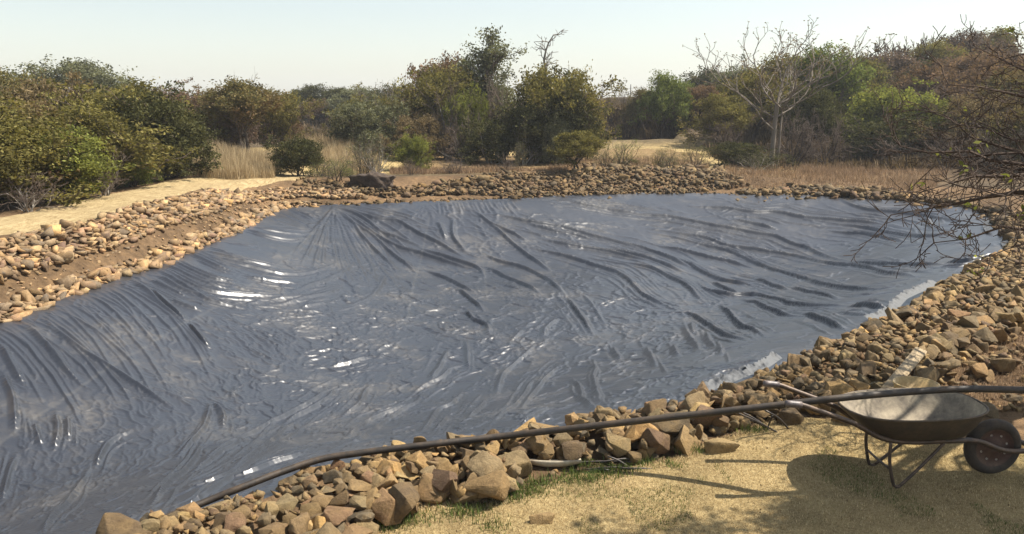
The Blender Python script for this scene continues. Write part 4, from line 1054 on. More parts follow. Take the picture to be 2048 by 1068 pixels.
('bush3', 2060, 27, 160, 205, 'mixed', 'bush', 'bush', 'olive-brown bush low at the right edge', R),
('twig1', 1900, 28, 130, 260, None, 'twiggy_bush', 'dry shrub', 'bare shrub between bright clump and near branches', R),
('twig0', 1990, 26, 150, 250, None, 'twiggy_bush', 'dry shrub', 'bare shrub low behind the near bare branches', R),
('bush0', 1720, 41, 110, 175, 'olive', 'bush', 'bush', 'olive bush between bare tree and bright clump', R),
('bush2', 2110, 40, 200, 110, 'purple', 'tree', 'tree', 'purplish tree partly beyond the right edge', R),
]
for i, (k, px, t, w, top, lf, nm, cat, lab, g_) in enumerate(LIST):
    bark = W_GREY if 'grey' in lab or 'dead' in lab else W_DARK; tw = W_TWIG
    if k == 'coral': bark = W_PALE; tw = W_PALE; lf = 'brown'
    if k == 'dead': bark = tw = W_GREY
    plant(k, px, t, w, top, lf, nm, cat, lab, g_, bark, tw, rz=0.0 if k in ('dead', 'coral') else None)
print('plants', len(LIST))
# ------------------------------------------------------------------ lawn, path, grasses
def sheet(name, poly, step, lift, m, wob=.12, lab=None):
    lo = poly.min(0)-.3; hi = poly.max(0)+.3
    x = np.arange(lo[0], hi[0], step); y = np.arange(lo[1], hi[1], step); X, Y = np.meshgrid(x, y)
    d = sdf(poly, X, Y)+wob*2*fbm(X*1.7, Y*1.7, 91, 4)
    Z = terrain(X, Y)+lift-.03*sstep(-.15, .02, d)
    k = d < .02; c = k[:-1, :-1] & k[1:, :-1] & k[:-1, 1:] & k[1:, 1:]
    u = np.zeros_like(k); u[:-1, :-1] |= c; u[1:, :-1] |= c; u[:-1, 1:] |= c; u[1:, 1:] |= c
    I = -np.ones(X.shape, int); I[u] = np.arange(u.sum())
    F = np.stack([I[:-1, :-1][c], I[:-1, 1:][c], I[1:, 1:][c], I[1:, :-1][c]], 1)
    o = link(name, np_mesh(name, np.stack([X[u], Y[u], Z[u]], 1), F, True, [m])); tag(o, kind='structure'); return o
m, nt, b = mat('mown_dry_grass'); P = pos(nt)
n1 = noise(nt, 3, 6, .7, P); n2 = noise(nt, 45, 6, .8, P, .8); n3 = noise(nt, .9, 3, .5, P)
c = ramp(nt, n2, [(.30, (.15, .105, .05)), (.46, (.32, .235, .115)), (.62, (.46, .36, .19))])
c = mix(nt, 1.0, c, ramp(nt, n1, [(.35, (.72, .70, .66)), (.6, (1.12, 1.1, 1.05))]), 'MULTIPLY')
c = mix(nt, mth(nt, 'MULTIPLY', ramp(nt, n3, [(.55, (0,)*3), (.7, (1,)*3)]), .25), c, (.12, .12, .035))
nt.links.new(c, b.inputs['Base Color']); b.inputs['Roughness'].default_value = .95; b.inputs['Specular IOR Level'].default_value = .1
bump(nt, b, n2, .8, .03); M_LAWN = m
m, nt, b = mat('trampled_straw'); P = pos(nt); mp = N(nt, 'ShaderNodeMapping'); mp.inputs['Scale'].default_value = (2.2, .8, 1); mp.inputs['Rotation'].default_value = (0, 0, -.9); nt.links.new(P, mp.inputs[0])
n1 = noise(nt, 6, 8, .72, mp.outputs[0], .5); n2 = noise(nt, 40, 5, .75, P); n3 = noise(nt, 1.2, 4, .6, P)
c = ramp(nt, n1, [(.30, (.22, .155, .075)), (.46, (.34, .255, .135)), (.65, (.47, .37, .21))])
c = mix(nt, 1.0, c, ramp(nt, n2, [(.3, (.72, .7, .66)), (.6, (1.08, 1.08, 1.06))]), 'MULTIPLY')
c = mix(nt, mth(nt, 'MULTIPLY', ramp(nt, n3, [(.5, (0,)*3), (.66, (1,)*3)]), .35), c, (.28, .20, .11))
nt.links.new(c, b.inputs['Base Color']); b.inputs['Roughness'].default_value = .95; b.inputs['Specular IOR Level'].default_value = .1
bump(nt, b, mth(nt, 'ADD', n1, n2), .7, .03); M_PATH = m
M_MEADOW = M_PATH.copy(); M_MEADOW.name = 'meadow_straw'
for n_ in M_MEADOW.node_tree.nodes:
    if n_.type == 'VALTORGB' and n_.color_ramp.elements[1].color[0] > .3 and n_.color_ramp.elements[0].color[2] < .1:
        for e_ in n_.color_ramp.elements: e_.color = (e_.color[0]*.62, e_.color[1]*.56, e_.color[2]*.52, 1)
def wp(*a): return np.array([at_z(x, y, z)[:2] for x, y, z in a])
LAWN = np.vstack([wp((560,1110,0),(740,1068,0),(870,1008,0),(960,1020,0),(1050,985,0),(1130,955,0),(1220,945,0),(1350,925,0),(1450,892,0),(1520,866,0),(1600,850,0),(1700,856,0),(1780,862,0),(2000,880,0),(2150,900,0)), [[6.5, 4.6], [8, 0], [2, -3.5], [-4, -3.5], [-3, 1.6]]])
sheet('lawn', LAWN, .04, .012, M_LAWN, .06)
PATH = wp((-260,508,.77),(-60,480,.77),(0,462,.77),(160,447,.74),(300,409,.7),(400,373,.74),(500,354,.72),(560,349,.7),(600,350,.66),(640,340,.6),(560,335,.62),(520,343,.69),(390,348,.72),(180,394,.72),(0,430,.77),(-200,462,.77))
sheet('path', PATH, .06, .012, M_PATH, .10)
FLATP = wp((790,338,.42),(1000,342,.42),(1200,334,.5),(1420,328,.4),(1400,305,.6),(1300,290,.8),(1200,298,.6),(1100,305,.5),(950,312,.5),(800,318,.5))
sheet('meadow', FLATP, .12, .012, M_MEADOW, .5)
def blades(n, xy, h, w, lean, m, name, lab, tint_sd=.25, seed=5, bend=.5, drop=0.0):
    r = np.random.default_rng(seed); n = len(xy); z = terrain(xy[:, 0], xy[:, 1])+drop
    a = r.uniform(0, 6.28, n); hh = h*r.uniform(.5, 1.3, n)*(1 if h < .1 else np.clip(.35+1.5*vnoise(xy[:, 0]*1.3, xy[:, 1]*1.3, seed), .3, 1.5)); l = np.abs(r.normal(0, lean, n))
    d = np.stack([np.cos(a), np.sin(a), np.zeros(n)], 1); s = np.stack([-np.sin(a), np.cos(a), np.zeros(n)], 1)*(w*r.uniform(.6, 1.3, n))[:, None]*.5
    b0 = np.stack([xy[:, 0], xy[:, 1], z], 1); ca, sa = np.cos(l), np.sin(l)
    m1 = b0+(d*sa[:, None]*.45+np.array([0, 0, 1])*ca[:, None]*.55)*hh[:, None]
    l2 = np.minimum(l*(1+bend)+bend*.3, 1.75); t = m1+(d*np.sin(l2)[:, None]+np.array([0, 0, 1])*np.cos(l2)[:, None])*hh[:, None]*.5
    V = np.stack([b0-s, b0+s, m1+s*.7, m1-s*.7, t], 1).reshape(-1, 3); k = np.arange(n)[:, None]*5
    tint = np.repeat(np.clip(1+r.normal(0, tint_sd, n), .4, 1.8), 5)
    me = np_mesh(name, V, [k+np.array([0, 1, 2, 3]), k+np.array([3, 2, 4])], False, [m], None, tint[:, None]*np.ones((1, 3)))
    o = link(name, me); tag(o, lab, 'grass', kind='stuff'); return o
def rand_in(poly, n, seed, fn=None):
    r = np.random.default_rng(seed); lo = poly.min(0); hi = poly.max(0); out = []
    while sum(map(len, out)) < n:
        q = r.uniform(lo, hi, (n, 2)); k = inside(poly, q[:, 0], q[:, 1])
        if fn is not None: k &= fn(q, r)
        out.append(q[k])
    return np.concatenate(out)[:n]
G_DRY = leaf_mat('dry_blade', (.40, .30, .15), (.60, .48, .28), .25, tcol=(1.1, 1.05, .95))
G_TALL = leaf_mat('tall_dry_blade', (.32, .245, .14), (.50, .40, .25), .35, tcol=(1.1, 1.05, .95))
G_RED = leaf_mat('reddish_dry_blade', (.20, .135, .085), (.31, .22, .14), .3, tcol=(1.1, 1.05, .95))
G_BROWN = leaf_mat('brown_scrub', (.075, .052, .034), (.17, .125, .075), .2)
G_GREEN = leaf_mat('green_blade', (.065, .095, .028), (.125, .155, .05), .35)
vis = np.vstack([wp((600,1090,0),(870,1015,0),(1050,995,0),(1350,935,0),(1520,872,0),(1700,862,0),(2080,890,0),(2080,1090,0))])
blades(0, rand_in(vis, 150000, 3), .024, .0042, 1.0, G_DRY, 'lawn_grass', 'short dry straw-coloured grass of the lawn at lower right')
def gfn(q, r): return fbm(q[:, 0]*2.2, q[:, 1]*2.2, 55, 3) > .12
blades(0, rand_in(vis, 9000, 4, gfn), .03, .004, .7, G_GREEN, 'green_grass', 'sparse green blades growing through the dry lawn', .3)
G_LEAF = leaf_mat('fallen_leaf', (.10, .065, .035), (.22, .15, .08), .1)
blades(0, rand_in(vis, 700, 44), .022, .013, 1.4, G_LEAF, 'leaf_litter', 'small brown fallen leaves scattered over the dry lawn', .3, 45)
# green weeds at the foot of the rocks
def tufts(spots, per, rad, seed):
    r = np.random.default_rng(seed); out = []
    for px, py, s in spots:
        p = at_z(px, py, .02); out.append(p[:2]+r.normal(0, 1, (int(per*s), 2))*rad*s**.5*np.array([1.6, .8]))
    return np.concatenate(out)
WEEDS = [(905,980,.7),(950,985,1.2),(1020,1000,1.4),(1060,990,.8),(925,1035,1.6),(1080,975,.6),(1150,970,1.2),(1190,962,1.4),(1240,955,1.2),(1380,918,.8),(1165,940,.6),(815,1050,1.3),(780,1062,.8),(600,1062,.4),(1510,884,.8),(1280,938,.7),(1345,945,.4),(1000,975,.5),(985,1055,.5)]
blades(0, tufts(WEEDS, 210, .045, 8), .06, .006, .8, G_GREEN, 'weeds', 'bright green weeds tufting at the foot of the near rocks', .25, 9)
# tall dry grass right of the left thicket
TG = np.vstack([at_t(395,352,20.3)[:2], at_t(470,350,20.6)[:2], at_t(550,345,21.5)[:2], at_t(560,318,27)[:2], at_t(400,318,27)[:2]])
blades(0, rand_in(TG, 17000, 11), .42, .012, .38, G_TALL, 'tall_dry_grass', 'tall golden dry grass standing beyond the end of the straw path', .2, 12, .35)
def region(spec, n, seed): return rand_in(np.array([at_t(*s)[:2] for s in spec]), n, seed)
blades(0, np.concatenate([region([(580,310,26),(700,310,26),(720,285,34),(600,285,36)], 7000, 13), region([(640,345,23),(760,345,24),(760,320,29),(640,320,28)], 3000, 14)]), .42, .014, .3, G_TALL, 'tall_dry_grass', 'rust and straw coloured grass on the slope behind the corner shrubs', .25, 15)
blades(0, np.concatenate([region([(780,345,24.6),(1130,340,25),(1150,330,26.5),(780,330,26.5)], 9000, 16), region([(1130,342,27),(1420,330,28.5),(1420,318,31),(1130,320,31)], 5000, 17)]), .15, .014, .7, G_RED, 'dry_grass', 'low reddish dry grass along the top of the far bank', .3, 18)
blades(0, np.concatenate([region([(1450,366,23.6),(1860,378,21.5),(1900,345,28),(1450,338,31)], 15000, 19), region([(1600,350,28),(1760,356,27),(1760,330,31),(1600,330,31)], 5000, 20)]), .17, .013, .7, G_RED, 'dry_grass', 'reddish dry grass under the bare tree and the bright bushes', .3, 21)
# brushy ground cover of the hills
def scrub(spec, n, seed, h):
    q = region(spec, n//14, seed); r = np.random.default_rng(seed+1)
    return (q[:, None]+r.normal(0, .22, (len(q), 14, 2))).reshape(-1, 2)
sc1 = np.concatenate([scrub([(1430,335,31),(1950,350,28),(2150,330,30),(2150,180,60),(1500,205,70),(1430,240,48)], 90000, 22, .3), scrub([(560,262,50),(760,262,50),(800,225,110),(540,225,110)], 24000, 23, .3),
 scrub([(580,300,32),(800,300,32),(800,262,50),(580,262,50)], 16000, 24, .3), scrub([(-60,380,16),(200,360,18),(420,320,26),(420,260,50),(-60,260,50)], 20000, 25, .3), scrub([(1180,240,46),(1450,240,46),(1450,200,80),(1180,202,80)], 45000, 27, .2), scrub([(1180,250,41.5),(1400,250,41.5),(1430,225,52),(1180,225,52)], 26000, 28, .2)])
blades(0, sc1, .34, .05, .6, G_BROWN, 'hill_scrub', 'dry brown scrub and twiggy cover spread over the hillsides', .35, 26)
# litter on the soil at the right
lit = region([(1900,700,7.0),(2070,640,8.4),(2120,780,6.2),(1930,800,6.4)], 7000, 41)
blades(0, lit, .05, .004, 1.3, G_RED, 'straw_litter', 'bits of straw and dry stalks scattered on the bare soil at right', .4, 42)
# ------------------------------------------------------------------ black pipe
def tube_path(P, r, sides=14, step=.05, caps=True):
    Q = curve(np.array(P, float), step); T = np.gradient(Q, axis=0); T /= np.linalg.norm(T, axis=1, keepdims=True)
    up = np.array([0, 0, 1.0]); U = np.cross(T, up); bad = np.linalg.norm(U, axis=1) < .2; U[bad] = np.cross(T[bad], [1, 0, 0]); U /= np.linalg.norm(U, axis=1, keepdims=True); W = np.cross(U, T)
    a = np.arange(sides)/sides*2*np.pi; rr = np.full(len(Q), r) if np.isscalar(r) else np.interp(np.linspace(0, 1, len(Q)), np.linspace(0, 1, len(r)), r)
    V = (Q[:, None]+rr[:, None, None]*(U[:, None]*np.cos(a)[None, :, None]+W[:, None]*np.sin(a)[None, :, None])).reshape(-1, 3)
    n = len(Q); i = np.arange(n-1)[:, None]*sides; k = np.arange(sides); k2 = (k+1) % sides
    F = np.stack([i+k, i+k2, i+k2+sides, i+k+sides], -1).reshape(-1, 4)
    if caps:
        V = np.vstack([V, Q[0], Q[-1]]); c0, c1 = len(V)-2, len(V)-1
        T3 = [[c0, int(k2[j]), int(j)] for j in range(sides)]+[[c1, (n-1)*sides+int(j), (n-1)*sides+int(k2[j])] for j in range(sides)]
        return V, [F, np.array(T3)]
    return V, [F]
def join(parts):
    V = []; F4 = []; F3 = []; off = 0
    for v, fs in parts:
        fs = fs if isinstance(fs, list) else [fs]
        for f in fs: (F4 if f.shape[1] == 4 else F3).append(f+off)
        V.append(v); off += len(v)
    out = []
    if F4: out.append(np.concatenate(F4))
    if F3: out.append(np.concatenate(F3))
    return np.concatenate(V), out
def dusty(name, base, dust, rough=.5, metal=0.0, sc=9, amt=(.42, .62), topdust=True):
    m, nt, b = mat(name); P = pos(nt); n1 = noise(nt, sc, 6, .7, P, .4); n2 = noise(nt, sc*6, 4, .7, P)
    f = ramp(nt, n1, [(amt[0], (0,)*3), (amt[1], (1,)*3)])
    if topdust:
        g_ = N(nt, 'ShaderNodeNewGeometry'); sx = N(nt, 'ShaderNodeSeparateXYZ'); nt.links.new(g_.outputs['Normal'], sx.inputs[0])
        f = mth(nt, 'MULTIPLY', mth(nt, 'ADD', f, .35), mth(nt, 'ADD', mth(nt, 'MULTIPLY', sx.outputs[2], .6, True), .35), True)
    c = mix(nt, f, base, dust); c = mix(nt, 1.0, c, ramp(nt, n2, [(.3, (.75,)*3), (.6, (1.1,)*3)]), 'MULTIPLY')
    nt.links.new(c, b.inputs['Base Color']); b.inputs['Roughness'].default_value = rough; b.inputs['Metallic'].default_value = metal
    bump(nt, b, mth(nt, 'ADD', n1, mth(nt, 'MULTIPLY', n2, .5)), .25, .006); return m
M_PIPE = dusty('dusty_black_pipe', (.011, .010, .009), (.060, .040, .023), .6)
def PT(px, py, z): return at_z(px, py, z)
pp = PIPE
V, F = tube_path(pp, .0225); pipe = link('black_pipe', np_mesh('black_pipe', V, F, True, [M_PIPE]))
tag(pipe, 'long dusty black pipe curving from the wheelbarrow over the rocks and along the liner edge', 'pipe')
# ------------------------------------------------------------------ wheelbarrow
M_TRAY = dusty('cement_stained_steel', (.15, .125, .095), (.36, .30, .21), .85, .0, 5, (.34, .60), False)
M_TRAYOUT = dusty('dirty_dark_steel', (.035, .028, .022), (.12, .085, .05), .6, .2, 8)
M_FRAME = dusty('rusty_dark_tube', (.040, .030, .025), (.13, .085, .055), .5, .3, 12)
M_GRIP = dusty('worn_grip', (.05, .045, .05), (.20, .16, .14), .45, .0, 16)
M_TYRE = dusty('dusty_rubber', (.022, .019, .016), (.085, .06, .038), .85, 0, 10)
M_RIM = dusty('rusty_red_rim', (.055, .024, .018), (.13, .085, .055), .7, .2, 9)
M_MORTAR = dusty('mortar', (.20, .17, .13), (.33, .28, .21), .9, 0, 20, (.4, .6), False)
# local frame: +X from the grips to the wheel, Y across, origin on the ground under the tray
wheel_c = PT(1975, 944, 0.0)+np.array([0, 0, 0]); foot_p = PT(1788, 958, 0.0)
WB0 = np.array([2.61, 4.975, 0.0]); WBA = math.atan2(wheel_c[1]-.02-(WB0[1]), wheel_c[0]-WB0[0])
print('wheel', wheel_c, 'foot', foot_p)
wb = empty('wheelbarrow', WB0, 0.06); tag(wb, 'old rusty wheelbarrow with a mortar-stained tray standing on the dry lawn', 'wheelbarrow')
def superring(cx, rx, ry, z, n=48, e=2.6, tilt=0.0):
    a = np.arange(n)/n*2*np.pi; c, s = np.cos(a), np.sin(a)
    x = cx+rx*np.sign(c)*np.abs(c)**(2/e); y = ry*np.sign(s)*np.abs(s)**(2/e)
    return np.stack([x, y, z+tilt*(x-cx)], 1)
def shell(rings, close_last=True):
    n = len(rings[0]); V = np.concatenate(rings); F = []
    for i in range(len(rings)-1):
        for j in range(n): F.append([i*n+j, i*n+(j+1) % n, (i+1)*n+(j+1) % n, (i+1)*n+j])
    if close_last:
        V = np.vstack([V, rings[-1].mean(0)]); c = len(V)-1; i = (len(rings)-1)*n
        return V, [np.array(F), np.array([[i+j, i+(j+1) % n, c] for j in range(n)])]
    return V, [np.array(F)]
tz = .50; TT = .02
outer = [superring(-.0, .455, .285, tz, tilt=TT), superring(.0, .442, .272, tz-.03, tilt=TT), superring(.02, .39, .235, .40), superring(.04, .32, .18, .325), superring(.05, .25, .13, .31)]
V, F = shell(outer); tray = link('tray', np_mesh('tray', V, F, True, [M_TRAYOUT]), wb)
innr = [superring(-.0, .448, .278, tz+.004, tilt=TT), superring(.0, .432, .262, tz-.03, tilt=TT), superring(.02, .38, .225, .405), superring(.04, .31, .17, .336), superring(.05, .22, .11, .325)]
innr = [q+np.array([0, 0, 1])*(.012*fbm(q[:, 0]*9, q[:, 1]*9, 5, 2))[:, None] for q in innr]
V, F = shell(innr); tin = link('tray_lining', np_mesh('tray_lining', V, F, True, [M_TRAY]), tray)
ring = superring(0, .454, .284, tz+.001, 64, tilt=TT); V, F = tube_path(np.vstack([ring, ring[:1]]), .0075, 8, .02, False)
link('rolled_rim', np_mesh('rolled_rim', V, F, True, [M_TRAYOUT]), tray)
for k, (x, y, s) in enumerate([(.00, -.02, .07), (.10, .03, .05), (-.16, -.05, .04), (.06, -.08, .035)]):
    V, F = HI[(k*3+4) % len(HI)]; q = link('mortar_lump', np_mesh('mortar_lump', V*s*2*np.array([1, .8, .5]), F, True, [M_MORTAR])); q.location = WB0+np.array([x, y, .345+s*.25]); q.rotation_euler = (0, .1, k)
    tag(q, ['largest grey mortar lump in the wheelbarrow tray', 'mortar lump towards the wheel end of the tray', 'mortar lump nearest the handles in the tray', 'smallest mortar lump by the near side of the tray'][k], 'rubble', 'mortar lumps in the wheelbarrow')
for sy in (-1, 1):
    # grip end, under the tray, out to the axle
    H = [(-.90, .185*sy, .595), (-.82, .185*sy, .585), (-.70, .18*sy, .54), (-.46, .165*sy, .445), (-.26, .15*sy, .335), (-.05, .13*sy, .295), (.22, .11*sy, .288), (.42, .085*sy, .27), (.62, .075*sy, .195), (.78, .08*sy, .19)]
    V, F = tube_path(H, .017, 12, .03); fr = link('handle', np_mesh('handle', V, F, True, [M_FRAME]), wb)
    V, F = tube_path([(-.92, .185*sy, .598), (-.87, .185*sy, .592), (-.82, .185*sy, .586)], [.021, .0225, .021], 12, .02); link('grip', np_mesh('grip', V, F, True, [M_GRIP]), fr)
    L = [(-.20, .148*sy, .32), (-.20, .155*sy, .18), (-.16, .16*sy, .015), (-.12, .16*sy, .008)]
    V, F = tube_path(L, .011, 8, .03); link('leg', np_mesh('leg', V, F, True, [M_FRAME]), wb)
    V, F = tube_path([(-.12, .16*sy, .008), (.0, .15*sy, .12), (.14, .13*sy, .255), (.18, .115*sy, .285)], .010, 8, .03); link('leg_brace', np_mesh('leg_brace', V, F, True, [M_FRAME]), wb)
V, F = tube_path([(-.185, -.158, .12), (-.185, 0, .115), (-.185, .158, .12)], .008, 8, .04); link('crossbar', np_mesh('crossbar', V, F, True, [M_FRAME]), wb)
V, F = tube_path([(.78, -.08, .19), (.815, -.06, .195), (.825, 0, .195), (.815, .06, .195), (.78, .08, .19)], .017, 10, .02); link('nose_bar', np_mesh('nose_bar', V, F, True, [M_FRAME]), wb)
def lathe(prof, n=48):
    a = np.arange(n)/n*2*np.pi; R = []
    for r_, y in prof: R.append(np.stack([r_*np.cos(a), np.full(n, y), r_*np.sin(a)], 1))
    V = np.concatenate(R); F = [[i*n+j, i*n+(j+1) % n, (i+1)*n+(j+1) % n, (i+1)*n+j] for i in range(len(R)-1) for j in range(n)]
    return V, np.array(F)
wh = empty('wheel'); wh.parent = wb; wh.location = (.585, 0, .192)
prof = []
for k in range(17):
    a = k/16*2*math.pi; prof.append((.155+.037*math.cos(a), .040*math.sin(a)))
V, F = lathe(prof); tyre = link('tyre', np_mesh('tyre', V, F, True, [M_TYRE]), wh)
tr = []
V, F = lathe([(.13, -.030), (.118, -.022), (.10, -.014), (.06, -.020), (.035, -.032), (.018, -.034), (.018, .034), (.035, .032), (.06, .020), (.10, .014), (.118, .022), (.13, .030)]); rim = link('rim', np_mesh('rim', V, F, True, [M_RIM]), wh)
hp = []
for k in range(8):
    a = k/8*2*math.pi+.3; cx, cz = .088*math.cos(a), .088*math.sin(a)
    v, f = lathe([(.0085, -.0185), (.0085, -.0165), (.0001, -.0165)], 10); hp.append((v+np.array([cx, 0, cz]), f))
V, F = join(hp); link('rivets', np_mesh('rivets', V, F, True, [dusty('bolt_steel', (.28, .25, .22), (.4, .35, .28), .5, .3, 30)]), wh)
V, F = lathe([(.0001, -.085), (.010, -.085), (.010, .085), (.0001, .085)], 12); link('axle', np_mesh('axle', V, F, True, [M_FRAME]), wh)
# ------------------------------------------------------------------ plank, basin, curved tin, rods, stump wall, fence
def boxm(sx, sy, sz, bev=.004):
    bm = bmesh.new(); bmesh.ops.create_cube(bm, size=1); bmesh.ops.scale(bm, vec=(sx, sy, sz), verts=bm.verts)
    bmesh.ops.bevel(bm, geom=bm.edges, offset=bev, segments=2, affect='EDGES'); bmesh.ops.triangulate(bm, faces=bm.faces)
    V = np.array([v.co[:] for v in bm.verts]); F = np.array([[v.index for v in f.verts] for f in bm.faces]); bm.free(); return V, F
m, nt, b = mat('weathered_board'); P = pos(nt, True); mp = N(nt, 'ShaderNodeMapping'); mp.inputs['Scale'].default_value = (2, 30, 30); nt.links.new(P, mp.inputs[0])
n1 = noise(nt, 2, 6, .7, mp.outputs[0], .4); n2 = noise(nt, 12, 4, .6, P)
nt.links.new(mix(nt, 1.0, ramp(nt, n1, [(.3, (.13, .10, .062)), (.5, (.30, .225, .13)), (.7, (.38, .29, .175))]), ramp(nt, n2, [(.3, (.75,)*3), (.6, (1.1,)*3)]), 'MULTIPLY'), b.inputs['Base Color']); b.inputs['Roughness'].default_value = .85; bump(nt, b, n1, .5, .005)
M_WOOD = m
a0 = PT(1838, 706, .36); a1 = PT(1762, 795, .22); L = np.linalg.norm(a0-a1)
V, F = boxm(L*1.12, .095, .026, .004); V[:, 2] += .006*np.sin(V[:, 0]*3)
pl = link('wooden_plank', np_mesh('wooden_plank', V, F, False, [M_WOOD])); d = Vector(a0-a1).normalized(); pl.matrix_world = Matrix.Translation(Vector((a0+a1)/2)) @ (d.to_track_quat('X', 'Z').to_matrix().to_4x4()) @ Matrix.Rotation(.25, 4, 'X')
tag(pl, 'weathered pale wooden plank leaning on the rocks behind the wheelbarrow', 'plank')
M_BUCKET = dusty('cream_plastic', (.50, .36, .16), (.40, .28, .13), .5, 0, 10, (.45, .7), False)
c = PT(1832, 772, .36); bk = empty('round_basin', (c[0], c[1], .145)); tag(bk, 'round cream-coloured basin on the rocks behind the wheelbarrow tray', 'basin')
V, F = shell([superring(0, .155, .15, .235, 40, 2), superring(0, .148, .143, .235, 40, 2), superring(0, .12, .115, .02, 40, 2)]); V2, F2 = shell([superring(0, .156, .151, .235, 40, 2), superring(0, .125, .12, .0, 40, 2)])
V, F = join([(V, F), (V2, F2)]); link('basin_wall', np_mesh('basin_wall', V, F, True, [M_BUCKET]), bk)
r0 = superring(0, .157, .152, .236, 48, 2); V, F = tube_path(np.vstack([r0, r0[:1]]), .006, 8, .02, False); link('basin_rim', np_mesh('basin_rim', V, F, True, [M_BUCKET]), bk)
# half-round trough like a curved piece of tin
c = PT(1105, 930, .07); n = 26; V = []; 
for k in range(n):
    u = k/(n-1)*2-1
    for j in range(9):
        w = j/8*math.pi; V.append((u*.19, .042*math.cos(w), -.042*math.sin(w)*(1-.55*u*u)+.03*u*u*.3))
V = np.array(V); F = [[i*9+j, i*9+j+1, (i+1)*9+j+1, (i+1)*9+j] for i in range(n-1) for j in range(8)]
me = np_mesh('curved_tin', V, np.array(F), True, [dusty('old_cream_metal', (.42, .36, .26), (.25, .17, .10), .55, 0, 8, (.45, .7), False)])
o = link('curved_tin', me); o.location = c+np.array([0, 0, .035]); o.rotation_euler = (-.35, .0, -.03); md = o.modifiers.new('thickness', 'SOLIDIFY'); md.thickness = .005
tag(o, 'curved cream trough of old metal lying among the near rocks', 'trough')
M_ROD = dusty('black_rod', (.014, .013, .013), (.08, .06, .045), .5, 0, 20)
RODS = [((1240,942,.06),(1358,948,.02),'lowest black rod of the bundle on the lawn edge'),((1150,930,.05),(1335,937,.03),'long black rod pointing right from the curved tin'),((1165,945,.03),(1320,953,.02),'thin black rod lying nearest the lawn in the bundle'),((1215,918,.12),(1262,940,.04),'short black rod slanting down to the bundle'),((1200,930,.07),(1300,926,.05),'black rod on top of the bundle by the weeds'),
 ((1160,958,.02),(1240,948,.02),'grey stick at the left end of the bundle'),((1470,829,.30),(1580,882,.02),'longest black rod slanting down right of the rock pile'),((1476,826,.26),(1556,878,.03),'second slanting black rod close to the longest one'),((1530,826,.26),(1590,878,.02),'thin rod slanting beside the barrow handles'),((1545,836,.2),(1532,868,.04),'short upright rod crossing the slanting rods'),((1500,845,.16),(1545,875,.03),'short slanting rod under the longest one')]
for i, (a, b_, lab) in enumerate(RODS):
    p, q = PT(*a), PT(*b_); p = p+np.array([0, 0, .02]); q = q+np.array([0, 0, .008]); mm = (p+q)/2+np.array([0, 0, .012+.012*(i % 3)]); V, F = tube_path([p, mm, q], .0065 if i != 5 else .009, 7, .05)
    tag(link('rod', np_mesh('rod', V, F, True, [M_ROD])), lab, 'rod', 'thin rods dropped beside the rock pile')
# old block of masonry on the far bank
m, nt, b = mat('dark_weathered_block'); P = pos(nt); n1 = noise(nt, 6, 6, .7, P, .5); nt.links.new(ramp(nt, n1, [(.3, (.028, .02, .015)), (.5, (.065, .045, .032)), (.7, (.11, .08, .055))]), b.inputs['Base Color']); b.inputs['Roughness'].default_value = .95; bump(nt, b, n1, 1, .05)
M_BLOCK = m
bx0 = at_t(742, 352, 21.6); gz = ground_z(bx0[0], bx0[1]); bl = empty('old_log', (bx0[0], bx0[1], gz)); tag(bl, 'dark weathered log-like block behind the far stones', 'log')
bm = bmesh.new(); bmesh.ops.create_cube(bm, size=1); bmesh.ops.scale(bm, vec=(1.12, .42, .32), verts=bm.verts); bmesh.ops.subdivide_edges(bm, edges=bm.edges[:], cuts=9, use_grid_fill=True)
for v in bm.verts:
    v.co += v.co.normalized()*float(fbm(v.co.x*7+v.co.z*5, v.co.y*7+v.co.z*3, 7, 3))*.45; v.co.z += .16-.05*abs(v.co.x)
V = np.array([v.co[:] for v in bm.verts]); F = [np.array([[v.index for v in f.verts] for f in bm.faces if len(f.verts) == 4])]; bm.free()
link('log_body', np_mesh('log_body', V, F, False, [M_BLOCK]), bl)
# fence along the ridge
M_POST = dusty('fence_post', (.10, .09, .08), (.2, .18, .15), .8, 0, 5)
fp = []
fen = empty('wire_fence', (0, 0, 0)); tag(fen, 'thin wire fence with posts running along the ridge', 'fence')
for i, px in enumerate([1176, 1204, 1232, 1261, 1290, 1320]):
    p = at_t(px, 192, 84+i*.6); z = ground_z(p[0], p[1]); hgt = 1.35 if i % 2 == 1 else .9
    V, F = tube_path([(p[0], p[1], z-.2), (p[0], p[1], z+.6), (p[0], p[1], z+hgt)], .05 if i % 2 else .03, 6, .4); link('post', np_mesh('post', V, F, False, [M_POST]), fen); fp.append((p[0], p[1], z))
for hh in (.35, .65, .95):
    V, F = tube_path([(a[0], a[1], a[2]+hh) for a in fp], .012, 4, 1.0); link('wire', np_mesh('wire', V, F, False, [M_POST]), fen)
